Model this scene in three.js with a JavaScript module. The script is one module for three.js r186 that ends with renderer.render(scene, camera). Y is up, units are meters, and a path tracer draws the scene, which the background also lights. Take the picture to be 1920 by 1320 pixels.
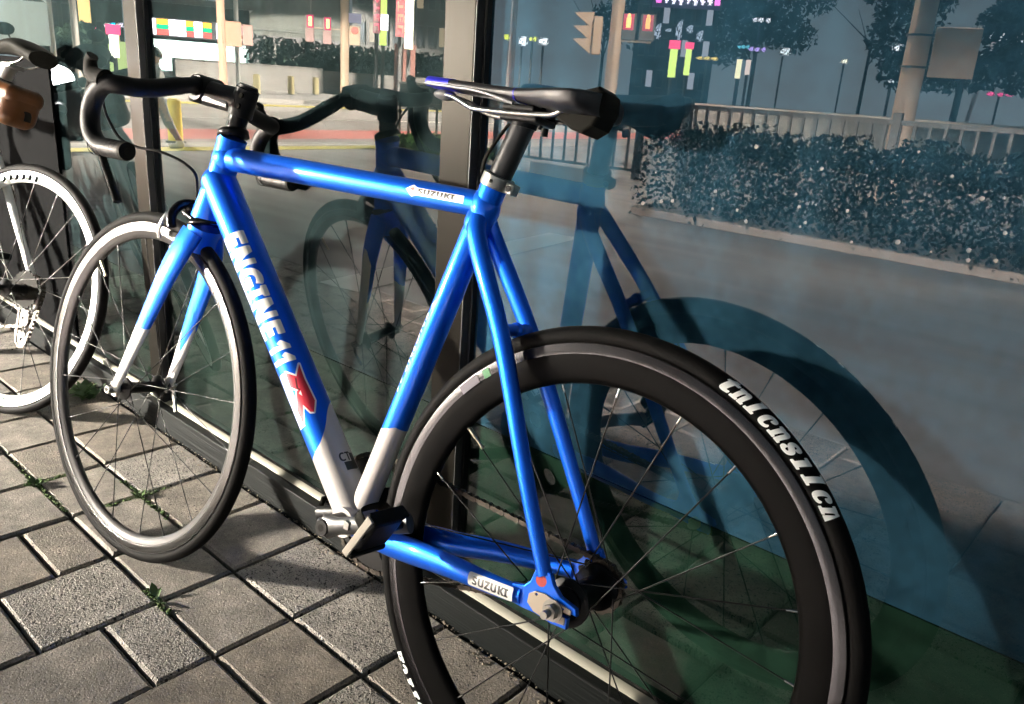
import * as THREE from 'three';
import { mergeGeometries } from 'three/addons/utils/BufferGeometryUtils.js';
import { RoundedBoxGeometry } from 'three/addons/geometries/RoundedBoxGeometry.js';
import { MarchingCubes } from 'three/addons/objects/MarchingCubes.js';
import { RectAreaLightUniformsLib } from 'three/addons/lights/RectAreaLightUniformsLib.js';

// ---------------------------------------------------------------- camera, sky, lights, exposure
RectAreaLightUniformsLib.init();
const V3 = (x, y, z) => new THREE.Vector3(x, y, z);
const scene = new THREE.Scene();
const renderer = new THREE.WebGLRenderer({ antialias: true });
renderer.setSize(1024, 704);
renderer.toneMapping = THREE.LinearToneMapping;
renderer.toneMappingExposure = 1.0;
renderer.shadowMap.enabled = true;

const FOCAL = 1512.23, IMG_W = 1920, IMG_H = 1320;           // solved from the wheels, the paving joints and the mullions
const camera = new THREE.PerspectiveCamera(2 * Math.atan(IMG_H / 2 / FOCAL) * 180 / Math.PI, IMG_W / IMG_H, 0.05, 400);
const camF = V3(-0.62417752, -0.31277679, -0.71594211), camR = V3(0.73763852, 0.06606655, -0.67195582), camU = V3(-0.25747201, 0.9475262, -0.18947895);
camera.position.set(0, 0.92018, 0.86557);
camera.quaternion.setFromRotationMatrix(new THREE.Matrix4().makeBasis(camR, camU, camF.clone().negate()));
scene.add(camera);

// night sky lit from below by the town: haze that brightens towards the horizon all round
{
  const w = 64, h = 32, d = new Float32Array(w * h * 4);
  for (let j = 0; j < h; j++) for (let i = 0; i < w; i++) {
    const e = Math.max(0, ((j + 0.5) / h - 0.5) * 2), k = 0.35 + 5.0 * Math.pow(1 - e, 7), o = (j * w + i) * 4;
    d[o] = 0.14 * k; d[o + 1] = 0.17 * k; d[o + 2] = 0.19 * k; d[o + 3] = 1;
  }
  const sky = new THREE.DataTexture(d, w, h, THREE.RGBAFormat, THREE.FloatType);
  sky.mapping = THREE.EquirectangularReflectionMapping; sky.magFilter = THREE.LinearFilter; sky.needsUpdate = true;
  scene.background = sky; scene.environment = sky;
}
const GLASS_Z = -0.035;                                       // the face of the glass; everything beyond is seen in it
function spot(x, y, z, tx, ty, tz, intensity, half, penumbra, color, radius) {
  const l = new THREE.SpotLight(color, intensity, 0, half * Math.PI / 180, penumbra, 2);
  l.position.set(x, y, z); l.target.position.set(tx, ty, tz); l.castShadow = true; l.shadow.radius = radius; l.shadow.mapSize.set(2048, 2048);
  scene.add(l); scene.add(l.target); return l;
}
const FLOOD = V3(-6.25, 1.36, 5.2);                           // floodlight on the verge; it throws the bicycle's shadow on the glass front
spot(FLOOD.x + 0.06, FLOOD.y - 0.01, FLOOD.z - 0.06, -2.7, 0.42, 0.35, 1450, 15.5, 1, 0xfff5e6, 7);
const EAVE_FILL = V3(-1.9, 3.28, 0.75);                             // added lamp, out of view, brightens the forecourt seen in the glass
spot(EAVE_FILL.x, EAVE_FILL.y - 0.02, EAVE_FILL.z, -1.5, 0, 3.5, 3700, 40, 0.8, 0xfff2ea, 4);
const LAMPS = [[-13.2, 6.2, 12.5, 34000, 67], [-20.5, 6.2, 6.5, 52000, 66], [-27, 6.2, 24, 60000, 72], [-46, 6.2, 30, 62000, 78], [-2.5, 6.2, 27, 5200, 62]];  // the last two are added to brighten the pale facade and the park
for (const [x, y, z, i, half] of LAMPS) spot(x, y - 0.12, z, x, 0, z, i, half, 0.35, 0xfff2e0, 6);
spot(-5.4, 6.05, 8.5, -5.4, 0, 8.5, 4200, 50, 0.4, 0xffe9d2, 6);   // lamp added on the signal pole to brighten the poles behind the hedge

// ---------------------------------------------------------------- helpers
function rng(seed) { let s = seed >>> 0; return () => { s = (s + 0x6D2B79F5) | 0; let t = Math.imul(s ^ (s >>> 15), 1 | s); t = (t + Math.imul(t ^ (t >>> 7), 61 | t)) ^ t; return ((t ^ (t >>> 14)) >>> 0) / 4294967296; }; }
const used = {};
function numbered(name) { const n = used[name] = (used[name] ?? -1) + 1; return n ? name + '_' + String(n).padStart(3, '0') : name; }
function tag(o, label, category, group, kind) { o.userData = { ...o.userData, label, category }; if (group) o.userData.group = group; if (kind) o.userData.kind = kind; return o; }
function thing(name, label, category, pos = V3(0, 0, 0), turn = 0, group) { const o = new THREE.Group(); o.name = numbered(name); o.position.copy(pos); o.rotation.y = turn; scene.add(o); return tag(o, label, category, group); }
function join(gs) {
  if (!Array.isArray(gs)) return gs;
  if (gs.length === 1) return gs[0];
  const ns = gs.map(g => { const n = g.index ? g.toNonIndexed() : g.clone(); for (const k of Object.keys(n.attributes)) if (!['position', 'normal', 'uv'].includes(k)) n.deleteAttribute(k); return n; });
  return mergeGeometries(ns);
}
function part(name, gs, mat, parent, pos) { const m = new THREE.Mesh(join(gs), mat); m.name = name; if (pos) m.position.copy(pos); parent.add(m); return m; }
function single(name, gs, mat, label, category, group, kind) { const m = new THREE.Mesh(join(gs), mat); m.name = numbered(name); scene.add(m); return tag(m, label, category, group, kind); }
function struct(name, gs, mat) { const m = new THREE.Mesh(join(gs), mat); m.name = numbered(name); m.userData = { kind: 'structure' }; scene.add(m); return m; }
function bx(x0, x1, y0, y1, z0, z1) { const g = new THREE.BoxGeometry(x1 - x0, y1 - y0, z1 - z0); g.translate((x0 + x1) / 2, (y0 + y1) / 2, (z0 + z1) / 2); return g; }
function rb(x0, x1, y0, y1, z0, z1, r = 0.004, s = 2) { const g = new RoundedBoxGeometry(x1 - x0, y1 - y0, z1 - z0, s, r); g.translate((x0 + x1) / 2, (y0 + y1) / 2, (z0 + z1) / 2); return g; }
// sweep a round or oval section along a path; uv.x runs along the path, uv.y round it (0.5 faces n0, larger towards n0 x T)
function sweep(pts, r, { seg = 16, n0 = V3(0, 0, -1), n = 0, caps = true, closed = false } = {}) {
  let P = pts;
  if (n) P = new THREE.CatmullRomCurve3(pts, closed, 'centripetal').getPoints(n);
  const m = P.length, pos = [], nor = [], uv = [], idx = []; let N = n0.clone(), len = [0];
  for (let i = 1; i < m; i++) len[i] = len[i - 1] + P[i].distanceTo(P[i - 1]);
  for (let i = 0; i < m; i++) {
    const T = P[Math.min(i + 1, m - 1)].clone().sub(P[Math.max(i - 1, 0)]).normalize(); if (closed && (i === 0 || i === m - 1)) T.copy(P[1]).sub(P[m - 2]).normalize();
    N = N.clone().addScaledVector(T, -N.dot(T)).normalize(); const B = N.clone().cross(T), s = len[i] / len[m - 1];
    let rr = typeof r === 'function' ? r(s) : r; if (!Array.isArray(rr)) rr = [rr, rr];
    for (let j = 0; j <= seg; j++) {
      const a = (j / seg - 0.5) * Math.PI * 2, c = Math.cos(a), q = Math.sin(a);
      const p = P[i].clone().addScaledVector(N, rr[0] * c).addScaledVector(B, rr[1] * q), nn = N.clone().multiplyScalar(c / rr[0]).addScaledVector(B, q / rr[1]).normalize();
      pos.push(p.x, p.y, p.z); nor.push(nn.x, nn.y, nn.z); uv.push(s, j / seg);
    }
  }
  for (let i = 0; i < m - 1; i++) for (let j = 0; j < seg; j++) { const a = i * (seg + 1) + j, b = a + seg + 1; idx.push(a, b, a + 1, b, b + 1, a + 1); }
  if (caps && !closed) for (const e of [0, m - 1]) {
    const T = (e ? P[m - 1].clone().sub(P[m - 2]) : P[0].clone().sub(P[1])).normalize(), o = pos.length / 3;
    pos.push(P[e].x, P[e].y, P[e].z); nor.push(T.x, T.y, T.z); uv.push(e ? 1 : 0, 0.5);
    for (let j = 0; j <= seg; j++) { const k = (e * (seg + 1) + j) * 3; pos.push(pos[k], pos[k + 1], pos[k + 2]); nor.push(T.x, T.y, T.z); uv.push(e ? 1 : 0, j / seg); }
    for (let j = 1; j <= seg; j++) e ? idx.push(o, o + j + 1, o + j) : idx.push(o, o + j, o + j + 1);
  }
  const g = new THREE.BufferGeometry();
  g.setAttribute('position', new THREE.Float32BufferAttribute(pos, 3)); g.setAttribute('normal', new THREE.Float32BufferAttribute(nor, 3)); g.setAttribute('uv', new THREE.Float32BufferAttribute(uv, 2)); g.setIndex(idx);
  return g;
}
function rod(a, b, r0, r1 = r0, seg = 10) { return sweep([a, b], s => r0 + (r1 - r0) * s, { seg, n0: Math.abs(b.clone().sub(a).normalize().z) > 0.9 ? V3(1, 0, 0) : V3(0, 0, -1) }); }
// a solid of revolution about z: profile of [radius, z]
function revolve(profile, seg = 64) { const g = new THREE.LatheGeometry(profile.map(([r, z]) => new THREE.Vector2(r, z)), seg); g.rotateX(Math.PI / 2); return g; }
function plate(outline, depth, bevel = 0, holes = []) {
  const s = new THREE.Shape(outline.map(([x, y]) => new THREE.Vector2(x, y)));
  for (const [x, y, r] of holes) { const h = new THREE.Path(); h.absarc(x, y, r, 0, Math.PI * 2, true); s.holes.push(h); }
  const g = new THREE.ExtrudeGeometry(s, { depth: depth - 2 * bevel, bevelEnabled: bevel > 0, bevelSize: bevel, bevelThickness: bevel, bevelSegments: 2, curveSegments: 12 });
  g.translate(0, 0, bevel - depth / 2); return g;
}
function blob(cx, cy, cz, rx, ry, rz, seg = 16) { const g = new THREE.SphereGeometry(1, seg, Math.ceil(seg * 0.7)); g.scale(rx, ry, rz); g.translate(cx, cy, cz); return g; }
function canvas(w, h, draw) { const c = document.createElement('canvas'); c.width = w; c.height = h; draw(c.getContext('2d'), w, h); const t = new THREE.CanvasTexture(c); t.colorSpace = THREE.SRGBColorSpace; t.magFilter = THREE.LinearFilter; return t; }
function lattice(seed) { const r = rng(seed), t = new Float32Array(4096); for (let i = 0; i < 4096; i++) t[i] = r(); return t; }
// tileable value noise; f cells across the tile
function vnoise(t, x, y, fx, fy = fx) { x *= fx; y *= fy; const i = Math.floor(x), j = Math.floor(y), u = x - i, v = y - j, a = u * u * (3 - 2 * u), b = v * v * (3 - 2 * v), m = (p, q) => t[((((q % fy) + fy) % fy) * 61 + (((p % fx) + fx) % fx) * 7) & 4095]; return (m(i, j) * (1 - a) + m(i + 1, j) * a) * (1 - b) + (m(i, j + 1) * (1 - a) + m(i + 1, j + 1) * a) * b; }
function dataTex(n, fn, srgb = false, h = n) { const d = new Uint8Array(n * h * 4); for (let j = 0; j < h; j++) for (let i = 0; i < n; i++) { const c = fn(i / n, j / h, i, j), o = (j * n + i) * 4; for (let k = 0; k < 3; k++) d[o + k] = Math.max(0, Math.min(255, 255 * (Array.isArray(c) ? c[k] : c))); d[o + 3] = 255; } const t = new THREE.DataTexture(d, n, h); t.wrapS = t.wrapT = THREE.RepeatWrapping; t.magFilter = THREE.LinearFilter; if (srgb) t.colorSpace = THREE.SRGBColorSpace; t.needsUpdate = true; return t; }
const lin = (r, g, b) => new THREE.Color().setRGB(r, g, b);
const std = (r, g, b, rough = 0.6, metal = 0, more = {}) => new THREE.MeshStandardMaterial({ color: lin(r, g, b), roughness: rough, metalness: metal, ...more });
const phys = (r, g, b, rough, metal, more = {}) => new THREE.MeshPhysicalMaterial({ color: lin(r, g, b), roughness: rough, metalness: metal, ...more });
const SIGN_GLOW = 2.2;
const strokes = (() => { const c = document.createElement('canvas'); c.width = c.height = 256; const x = c.getContext('2d'), R = rng(404); x.fillStyle = '#2a2a2a'; x.fillRect(0, 0, 256, 256); x.strokeStyle = '#ffffff'; x.lineCap = 'round'; for (let i = 0; i < 34; i++) { x.lineWidth = 8 + R() * 16; x.beginPath(); const a = 20 + R() * 216, b = 40 + R() * 176; x.moveTo(a, b); x.quadraticCurveTo(a + (R() - 0.5) * 90, b + (R() - 0.5) * 120, a + (R() - 0.5) * 80, b + (R() - 0.5) * 130); x.stroke(); } const t = new THREE.CanvasTexture(c); t.colorSpace = THREE.SRGBColorSpace; t.magFilter = THREE.LinearFilter; t.wrapS = t.wrapT = THREE.RepeatWrapping; return t; })();   // far lit boards too small to read: uneven bright strokes
const glow = (r, g, b, k) => new THREE.MeshStandardMaterial({ color: 0x050505, roughness: 0.6, emissive: lin(r, g, b), emissiveIntensity: k * SIGN_GLOW });
// a pixel of the photograph seen in the glass -> the point at a given horizontal distance along the mirrored ray, or where it meets the ground
const mirrorEye = V3(0, 0.92018, 2 * GLASS_Z - 0.86557);
function sight(px, py) { const d = camF.clone().addScaledVector(camR, (px - 960) / FOCAL).addScaledVector(camU, -(py - 660) / FOCAL); d.z *= -1; return d; }
function seen(px, py, dist) { const d = sight(px, py); return mirrorEye.clone().addScaledVector(d, dist / Math.hypot(d.x, d.z)); }
function seenGround(px, py, y = 0) { const d = sight(px, py); return mirrorEye.clone().addScaledVector(d, (y - mirrorEye.y) / d.y); }
const facing = p => Math.atan2(0 - p.x, -0.9 - p.z);         // turn so that +z looks back at the glass front

// ---------------------------------------------------------------- shared materials
const nA = lattice(11), nB = lattice(29), nC = lattice(53);
const M = {
  rubber: phys(0.0025, 0.0024, 0.0023, 0.66, 0, { specularIntensity: 0.14 }), rubberBrown: phys(0.0025, 0.0024, 0.0022, 0.68, 0, { specularIntensity: 0.1 }),
  carbon: phys(0.0015, 0.0014, 0.0013, 0.5, 0, { specularIntensity: 0.09 }),
  alloy: std(0.62, 0.61, 0.58, 0.24, 1), alloyRough: std(0.55, 0.54, 0.5, 0.42, 1), darkAlloy: std(0.09, 0.09, 0.09, 0.36, 0.8),
  track: std(0.045, 0.044, 0.046, 0.26, 1), steel: std(0.42, 0.4, 0.36, 0.35, 1), chain: std(0.05, 0.042, 0.034, 0.42, 0.8),
  black: phys(0.0038, 0.0038, 0.0038, 0.4, 0, { specularIntensity: 0.3 }), blackMatt: phys(0.0045, 0.0045, 0.003, 0.75, 0, { specularIntensity: 0.2 }), blackGloss: phys(0.0035, 0.0035, 0.0035, 0.26, 0, { specularIntensity: 0.4 }),
  tape: phys(0.003, 0.003, 0.003, 0.5, 0, { specularIntensity: 0.3 }), spoke: phys(0.005, 0.005, 0.005, 0.38, 0, { specularIntensity: 0.4 }), brass: std(0.62, 0.55, 0.42, 0.3, 1),
  white: phys(0.78, 0.77, 0.74, 0.35, 0, { clearcoat: 0.5 }), plateSteel: std(0.56, 0.48, 0.38, 0.45, 0.6),
};

// ================================================================ the ground
const speckle = (seed, dark, base, warm) => {
  const a = lattice(seed), b = lattice(seed + 7);
  return dataTex(512, (x, y) => { const g = vnoise(a, x, y, 128) * 0.6 + vnoise(b, x, y, 256) * 0.4, c = vnoise(b, x, y, 6), m = vnoise(a, x, y, 21); let v = base * (0.8 + 0.22 * c + 0.16 * (m - 0.5)); const p = vnoise(a, y, x, 90); if (p > 1 - dark) v *= 0.28; else if (g > 0.76) v *= 1.32; else if (g < 0.28) v *= 0.72; return [v * (1 + warm), v, v * (1 - warm * 1.3)]; }, true);
};
const paverBump = dataTex(512, (x, y) => { const g = vnoise(nA, x, y, 128) * 0.5 + vnoise(nB, x, y, 64) * 0.35, p = vnoise(nC, y, x, 90); return (g + 0.25) * (p > 0.84 ? 0.25 : 1); });
const paverMats = [speckle(3, 0.05, 0.50, 0.050), speckle(5, 0.22, 0.55, 0.04), speckle(8, 0.10, 0.48, 0.062), speckle(13, 0.03, 0.47, 0.068)].map((t, i) => new THREE.MeshStandardMaterial({ map: t, bumpMap: paverBump, bumpScale: [0.0008, 0.0019, 0.0013, 0.0007][i], roughness: 0.85 }));
const concreteTex = dataTex(512, (x, y) => { const v = 0.47 + 0.20 * (vnoise(nA, x, y, 5) - 0.5) + 0.12 * (vnoise(nB, x, y, 17) - 0.5) + 0.12 * (vnoise(nC, x, y, 160) - 0.5); return [v * 1.01, v, v * 0.985]; }, true);
const asphaltTex = dataTex(512, (x, y) => { const v = 0.36 + 0.10 * (vnoise(nA, x, y, 6) - 0.5) + 0.2 * (vnoise(nC, x, y, 200) - 0.5); return [v, v, v * 1.01]; }, true);
const tiled = (tex, k) => { const t = tex.clone(); t.repeat.set(k, k); t.needsUpdate = true; return t; };
const fineBump = dataTex(256, (x, y) => vnoise(nB, x, y, 100));
function sheet(x0, x1, z0, z1, y) { const g = new THREE.PlaneGeometry(x1 - x0, z1 - z0); g.rotateX(-Math.PI / 2); g.translate((x0 + x1) / 2, y, (z0 + z1) / 2); const p = g.attributes.position, u = g.attributes.uv; for (let i = 0; i < p.count; i++) u.setXY(i, p.getX(i), p.getZ(i)); return g; }
const concrete = new THREE.MeshStandardMaterial({ map: tiled(concreteTex, 0.4), bumpMap: tiled(fineBump, 2), bumpScale: 0.002, roughness: 0.9 });
const asphalt = new THREE.MeshStandardMaterial({ map: tiled(asphaltTex, 0.45), bumpMap: tiled(fineBump, 2), bumpScale: 0.004, roughness: 0.9 });
struct('ground', sheet(-150, 150, -60, 200, -0.12), asphalt);
struct('road', bx(-24, -9.9, -0.13, -0.112, -60, 200), new THREE.MeshStandardMaterial({ map: tiled(concreteTex, 0.3), color: lin(1, 0.98, 0.95), roughness: 0.9 }));
struct('forecourt', bx(-9.4, 60, -0.3, -0.004, 1.34, 8.2), concrete);
struct('forecourt', bx(-9.4, -4.2, -0.3, -0.004, -12, 1.34), concrete);
struct('forecourt', bx(2.2, 60, -0.3, -0.004, -12, 1.34), concrete);
struct('kerb', rb(-9.72, -9.4, -0.3, 0.005, -12, 8.2, 0.02), std(0.4, 0.39, 0.37, 0.85));
struct('far_pavement', bx(-60, -24.3, -0.3, 0.0, -60, 120), concrete);
struct('kerb', rb(-24.3, -24, -0.3, 0.01, -60, 120, 0.02), std(0.4, 0.39, 0.37, 0.85));
const linePaint = std(0.72, 0.72, 0.68, 0.7), yellowPaint = std(0.74, 0.66, 0.12, 0.7), redPaint = std(0.42, 0.13, 0.11, 0.8);
{ const g = sheet(-0.12, 0.12, -1.05, 1.05, 0.0015); g.rotateY(-0.16); g.translate(-3.12, 0, 2.25); struct('painted_line', g, linePaint); }
struct('tactile_strip', sheet(-9.2, -8.8, 1.5, 8.1, 0.002), yellowPaint);
struct('cycle_lane', sheet(-13.2, -11.4, -40, 120, -0.108), redPaint);
struct('road_line', sheet(-22.6, -21.6, -40, 120, -0.107), yellowPaint);
struct('road_line', sheet(-16.2, -16.0, -40, 120, -0.107), linePaint);

// paving in front of the glass: stones 0.2 m wide laid in courses along the wall
{
  const bed = struct('pavement', bx(-4.2, 2.2, -0.3, -0.014, -0.02, 1.34), std(0.045, 0.04, 0.034, 0.95));
  const R = rng(77), cache = {};
  const stone = (w, d, k) => cache[[w, d, k]] ??= (() => {
    const h = 0.06, c = 0.0055, a = w / 2, b = d / 2, pos = [], uv = [], ou = k * 0.37, ov = k * 0.61;
    const q = (...p) => { for (const i of [0, 1, 2, 0, 2, 3]) { pos.push(...p[i]); uv.push((p[i][0] + ou) / 0.24, (p[i][2] + ov) / 0.24); } };
    const t = [[-a + c, 0, b - c], [a - c, 0, b - c], [a - c, 0, -b + c], [-a + c, 0, -b + c]], m = [[-a, -c * 0.8, b], [a, -c * 0.8, b], [a, -c * 0.8, -b], [-a, -c * 0.8, -b]], e = m.map(([x, , z]) => [x, -h, z]);
    q(...t); for (let i = 0; i < 4; i++) { const j = (i + 1) % 4; q(m[i], m[j], t[j], t[i]); q(e[i], e[j], m[j], m[i]); }
    const g = new THREE.BufferGeometry(); g.setAttribute('position', new THREE.Float32BufferAttribute(pos, 3)); g.setAttribute('uv', new THREE.Float32BufferAttribute(uv, 2)); g.computeVertexNormals(); return g;
  })();
  const W = 0.1985, gap = 0.006; let count = 0;
  for (let k = -13; k < 9; k++) {
    const x = -1.061 + W * k, cuts = [0.004, 0.192, 0.339];
    let z = 0.339, s = ((k % 2) + 2) % 2; const seq = s ? [0.0985, 0.198, 0.198, 0.0985, 0.198, 0.198] : [0.198, 0.0985, 0.198, 0.198, 0.198, 0.0985];
    for (const d of seq) { z += d; if (z < 1.345) cuts.push(+z.toFixed(4)); }
    for (let i = 0; i + 1 < cuts.length; i++) {
      const d = +(cuts[i + 1] - cuts[i] - gap).toFixed(4), w = +(W - gap).toFixed(4);
      const m = part('paving_stone' + (count ? '_' + String(count).padStart(3, '0') : ''), stone(w, d, Math.floor(R() * 3)), paverMats[R() < 0.38 ? 1 : R() < 0.5 ? 0 : R() < 0.6 ? 2 : 3], bed); count++;
      m.position.set(x + W / 2 + (R() - 0.5) * 0.0015, (R() - 0.5) * 0.003 - 0.0005, (cuts[i] + cuts[i + 1]) / 2); m.rotation.set((R() - 0.5) * 0.012, (R() - 0.5) * 0.006 + (R() < 0.5 ? Math.PI : 0), (R() - 0.5) * 0.012);
    }
  }
}

// ================================================================ the glass front
{
  const f = thing('glass_front', 'glazed shop front of tall reflective panes in dark metal mullions', 'glass wall');
  const streak = (r, g, b, seed) => { const a = lattice(seed); return new THREE.MeshPhysicalMaterial({ color: lin(r, g, b), roughness: 1, specularIntensity: 0, map: dataTex(512, (x, y) => { const v = 0.84 + 0.26 * (vnoise(a, x, y, 34, 3) - 0.5) + 0.30 * (vnoise(nB, x, y, 7, 5) - 0.5) + 0.16 * (vnoise(a, y, x, 60, 14) - 0.5) + 0.12 * (vnoise(nC, x, y, 120, 120) - 0.5); return v; }, true) }); };
  const frontMetal = phys(0.006, 0.0054, 0.0044, 0.34, 0, { specularIntensity: 0.065, specularColor: lin(1, 0.92, 0.75) }), dark = std(0.012, 0.012, 0.012, 0.5, 0.2), kick = phys(0.0038, 0.005, 0.0048, 0.6, 0, { specularIntensity: 0.2 });
  const glass = new THREE.MeshPhysicalMaterial({ color: 0xffffff, transmission: 1, thickness: 0, ior: 2.15, roughness: 0.0, metalness: 0 });
  const kb = dataTex(256, (x, y) => vnoise(nA, x, y, 40) * 0.6 + vnoise(nC, x, y, 128) * 0.4); kick.bumpMap = kb; kick.bumpScale = 0.001;
  const X = [-6.4, -4.6, -3.3, -1.971, -0.882, 1.45, 3.2, 6.0], TOP = 3.1, W = 0.064, FRONT_Z = -0.016;
  const filmBlue = streak(0.022, 0.070, 0.108, 91), filmGreen = streak(0.013, 0.036, 0.023, 92), filmTeal = streak(0.012, 0.021, 0.022, 93), filmGrey = streak(0.012, 0.021, 0.0175, 94);
  for (const x of X) { const m = part('mullion', rb(x - W, x, 0.068, TOP, GLASS_Z - 0.05, FRONT_Z, 0.0015), frontMetal, f); part('side_cover', bx(x + 0.0003, x + 0.0018, 0.068, TOP, GLASS_Z - 0.012, FRONT_Z - 0.0006), dark, m); part('gasket', bx(x + 0.0018, x + 0.0065, 0.068, TOP, GLASS_Z - 0.008, GLASS_Z + 0.002), dark, m); }
  for (let i = 0; i + 1 < X.length; i++) {
    const x0 = X[i] + 0.0005, x1 = X[i + 1] - W - 0.0005, g = new THREE.PlaneGeometry(x1 - x0, TOP - 0.068); g.translate((x0 + x1) / 2, (TOP + 0.068) / 2, GLASS_Z);
    if (i === 2) part('spandrel_panel', rb(x0, -2.578, 0.07, 0.905, GLASS_Z + 0.0005, GLASS_Z + 0.0045, 0.0015), phys(0.007, 0.0072, 0.0075, 0.9, 0, { specularIntensity: 0 }), f);
    part('glass_pane', g, glass, f);
    const uvm = (q) => { const p = q.attributes.position, u = q.attributes.uv; for (let k = 0; k < p.count; k++) u.setXY(k, p.getX(k) * 0.8, p.getY(k) * 0.8); return q; };
    part('window_film', uvm(bx(x0, x1, 0.378, TOP, GLASS_Z - 0.014, GLASS_Z - 0.010)), i >= 4 ? filmBlue : filmTeal, f);
    part('film_band', uvm(bx(x0, x1, 0.069, 0.376, GLASS_Z - 0.014, GLASS_Z - 0.010)), i >= 4 ? filmGreen : filmGrey, f);
  }
  part('base_rail', [rb(-6.5, 6.1, -0.05, 0.062, -0.12, 0.0, 0.003)], kick, f);
  { const s = new THREE.Shape(); s.moveTo(0.021, 0.0625); s.lineTo(0.0335, 0.0625); s.lineTo(0.0335, 0.0715); s.quadraticCurveTo(0.025, 0.071, 0.0215, 0.065); const g = new THREE.ExtrudeGeometry(s, { depth: 12.6, bevelEnabled: false, curveSegments: 6 }); g.rotateY(Math.PI / 2); g.translate(-6.5, 0, 0); part('sill_bead', g, std(0.22, 0.21, 0.165, 0.7), f); }
  part('head_rail', rb(-6.5, 6.1, TOP, TOP + 0.35, -0.12, 0.02, 0.004), kick, f);
  part('back_wall', bx(-6.5, 6.1, 0.063, TOP, -0.4, -0.3), std(0.01, 0.012, 0.012, 0.9), f);
}

// ================================================================ the blue bicycle
// bicycle axes: x forward, y up, z to its right; q(u, v, w): w counts to its left, the side that is seen
const q = (u, v, w = 0) => V3(u, v, -w);
const LEFT = V3(0, 0, -1);
function placeBike(o, x, z, psi, lean) {
  const h = V3(-Math.cos(psi), 0, -Math.sin(psi)), l0 = V3(0, 1, 0).cross(h), up = V3(0, Math.cos(lean), 0).addScaledVector(l0, -Math.sin(lean)), l = l0.clone().multiplyScalar(Math.cos(lean)).add(V3(0, Math.sin(lean), 0));
  o.position.set(x, 0, z); o.quaternion.setFromRotationMatrix(new THREE.Matrix4().makeBasis(h, up, l.negate()));
}
const unitRod = new THREE.CylinderGeometry(1, 1, 1, 6); unitRod.rotateX(Math.PI / 2);   // along z, for spokes
function stick(name, a, b, r, mat, parent, geo = unitRod) { const m = part(name, geo, mat, parent, a.clone().add(b).multiplyScalar(0.5)); m.scale.set(r, r, a.distanceTo(b)); m.quaternion.setFromUnitVectors(V3(0, 0, 1), b.clone().sub(a).normalize()); return m; }
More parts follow.
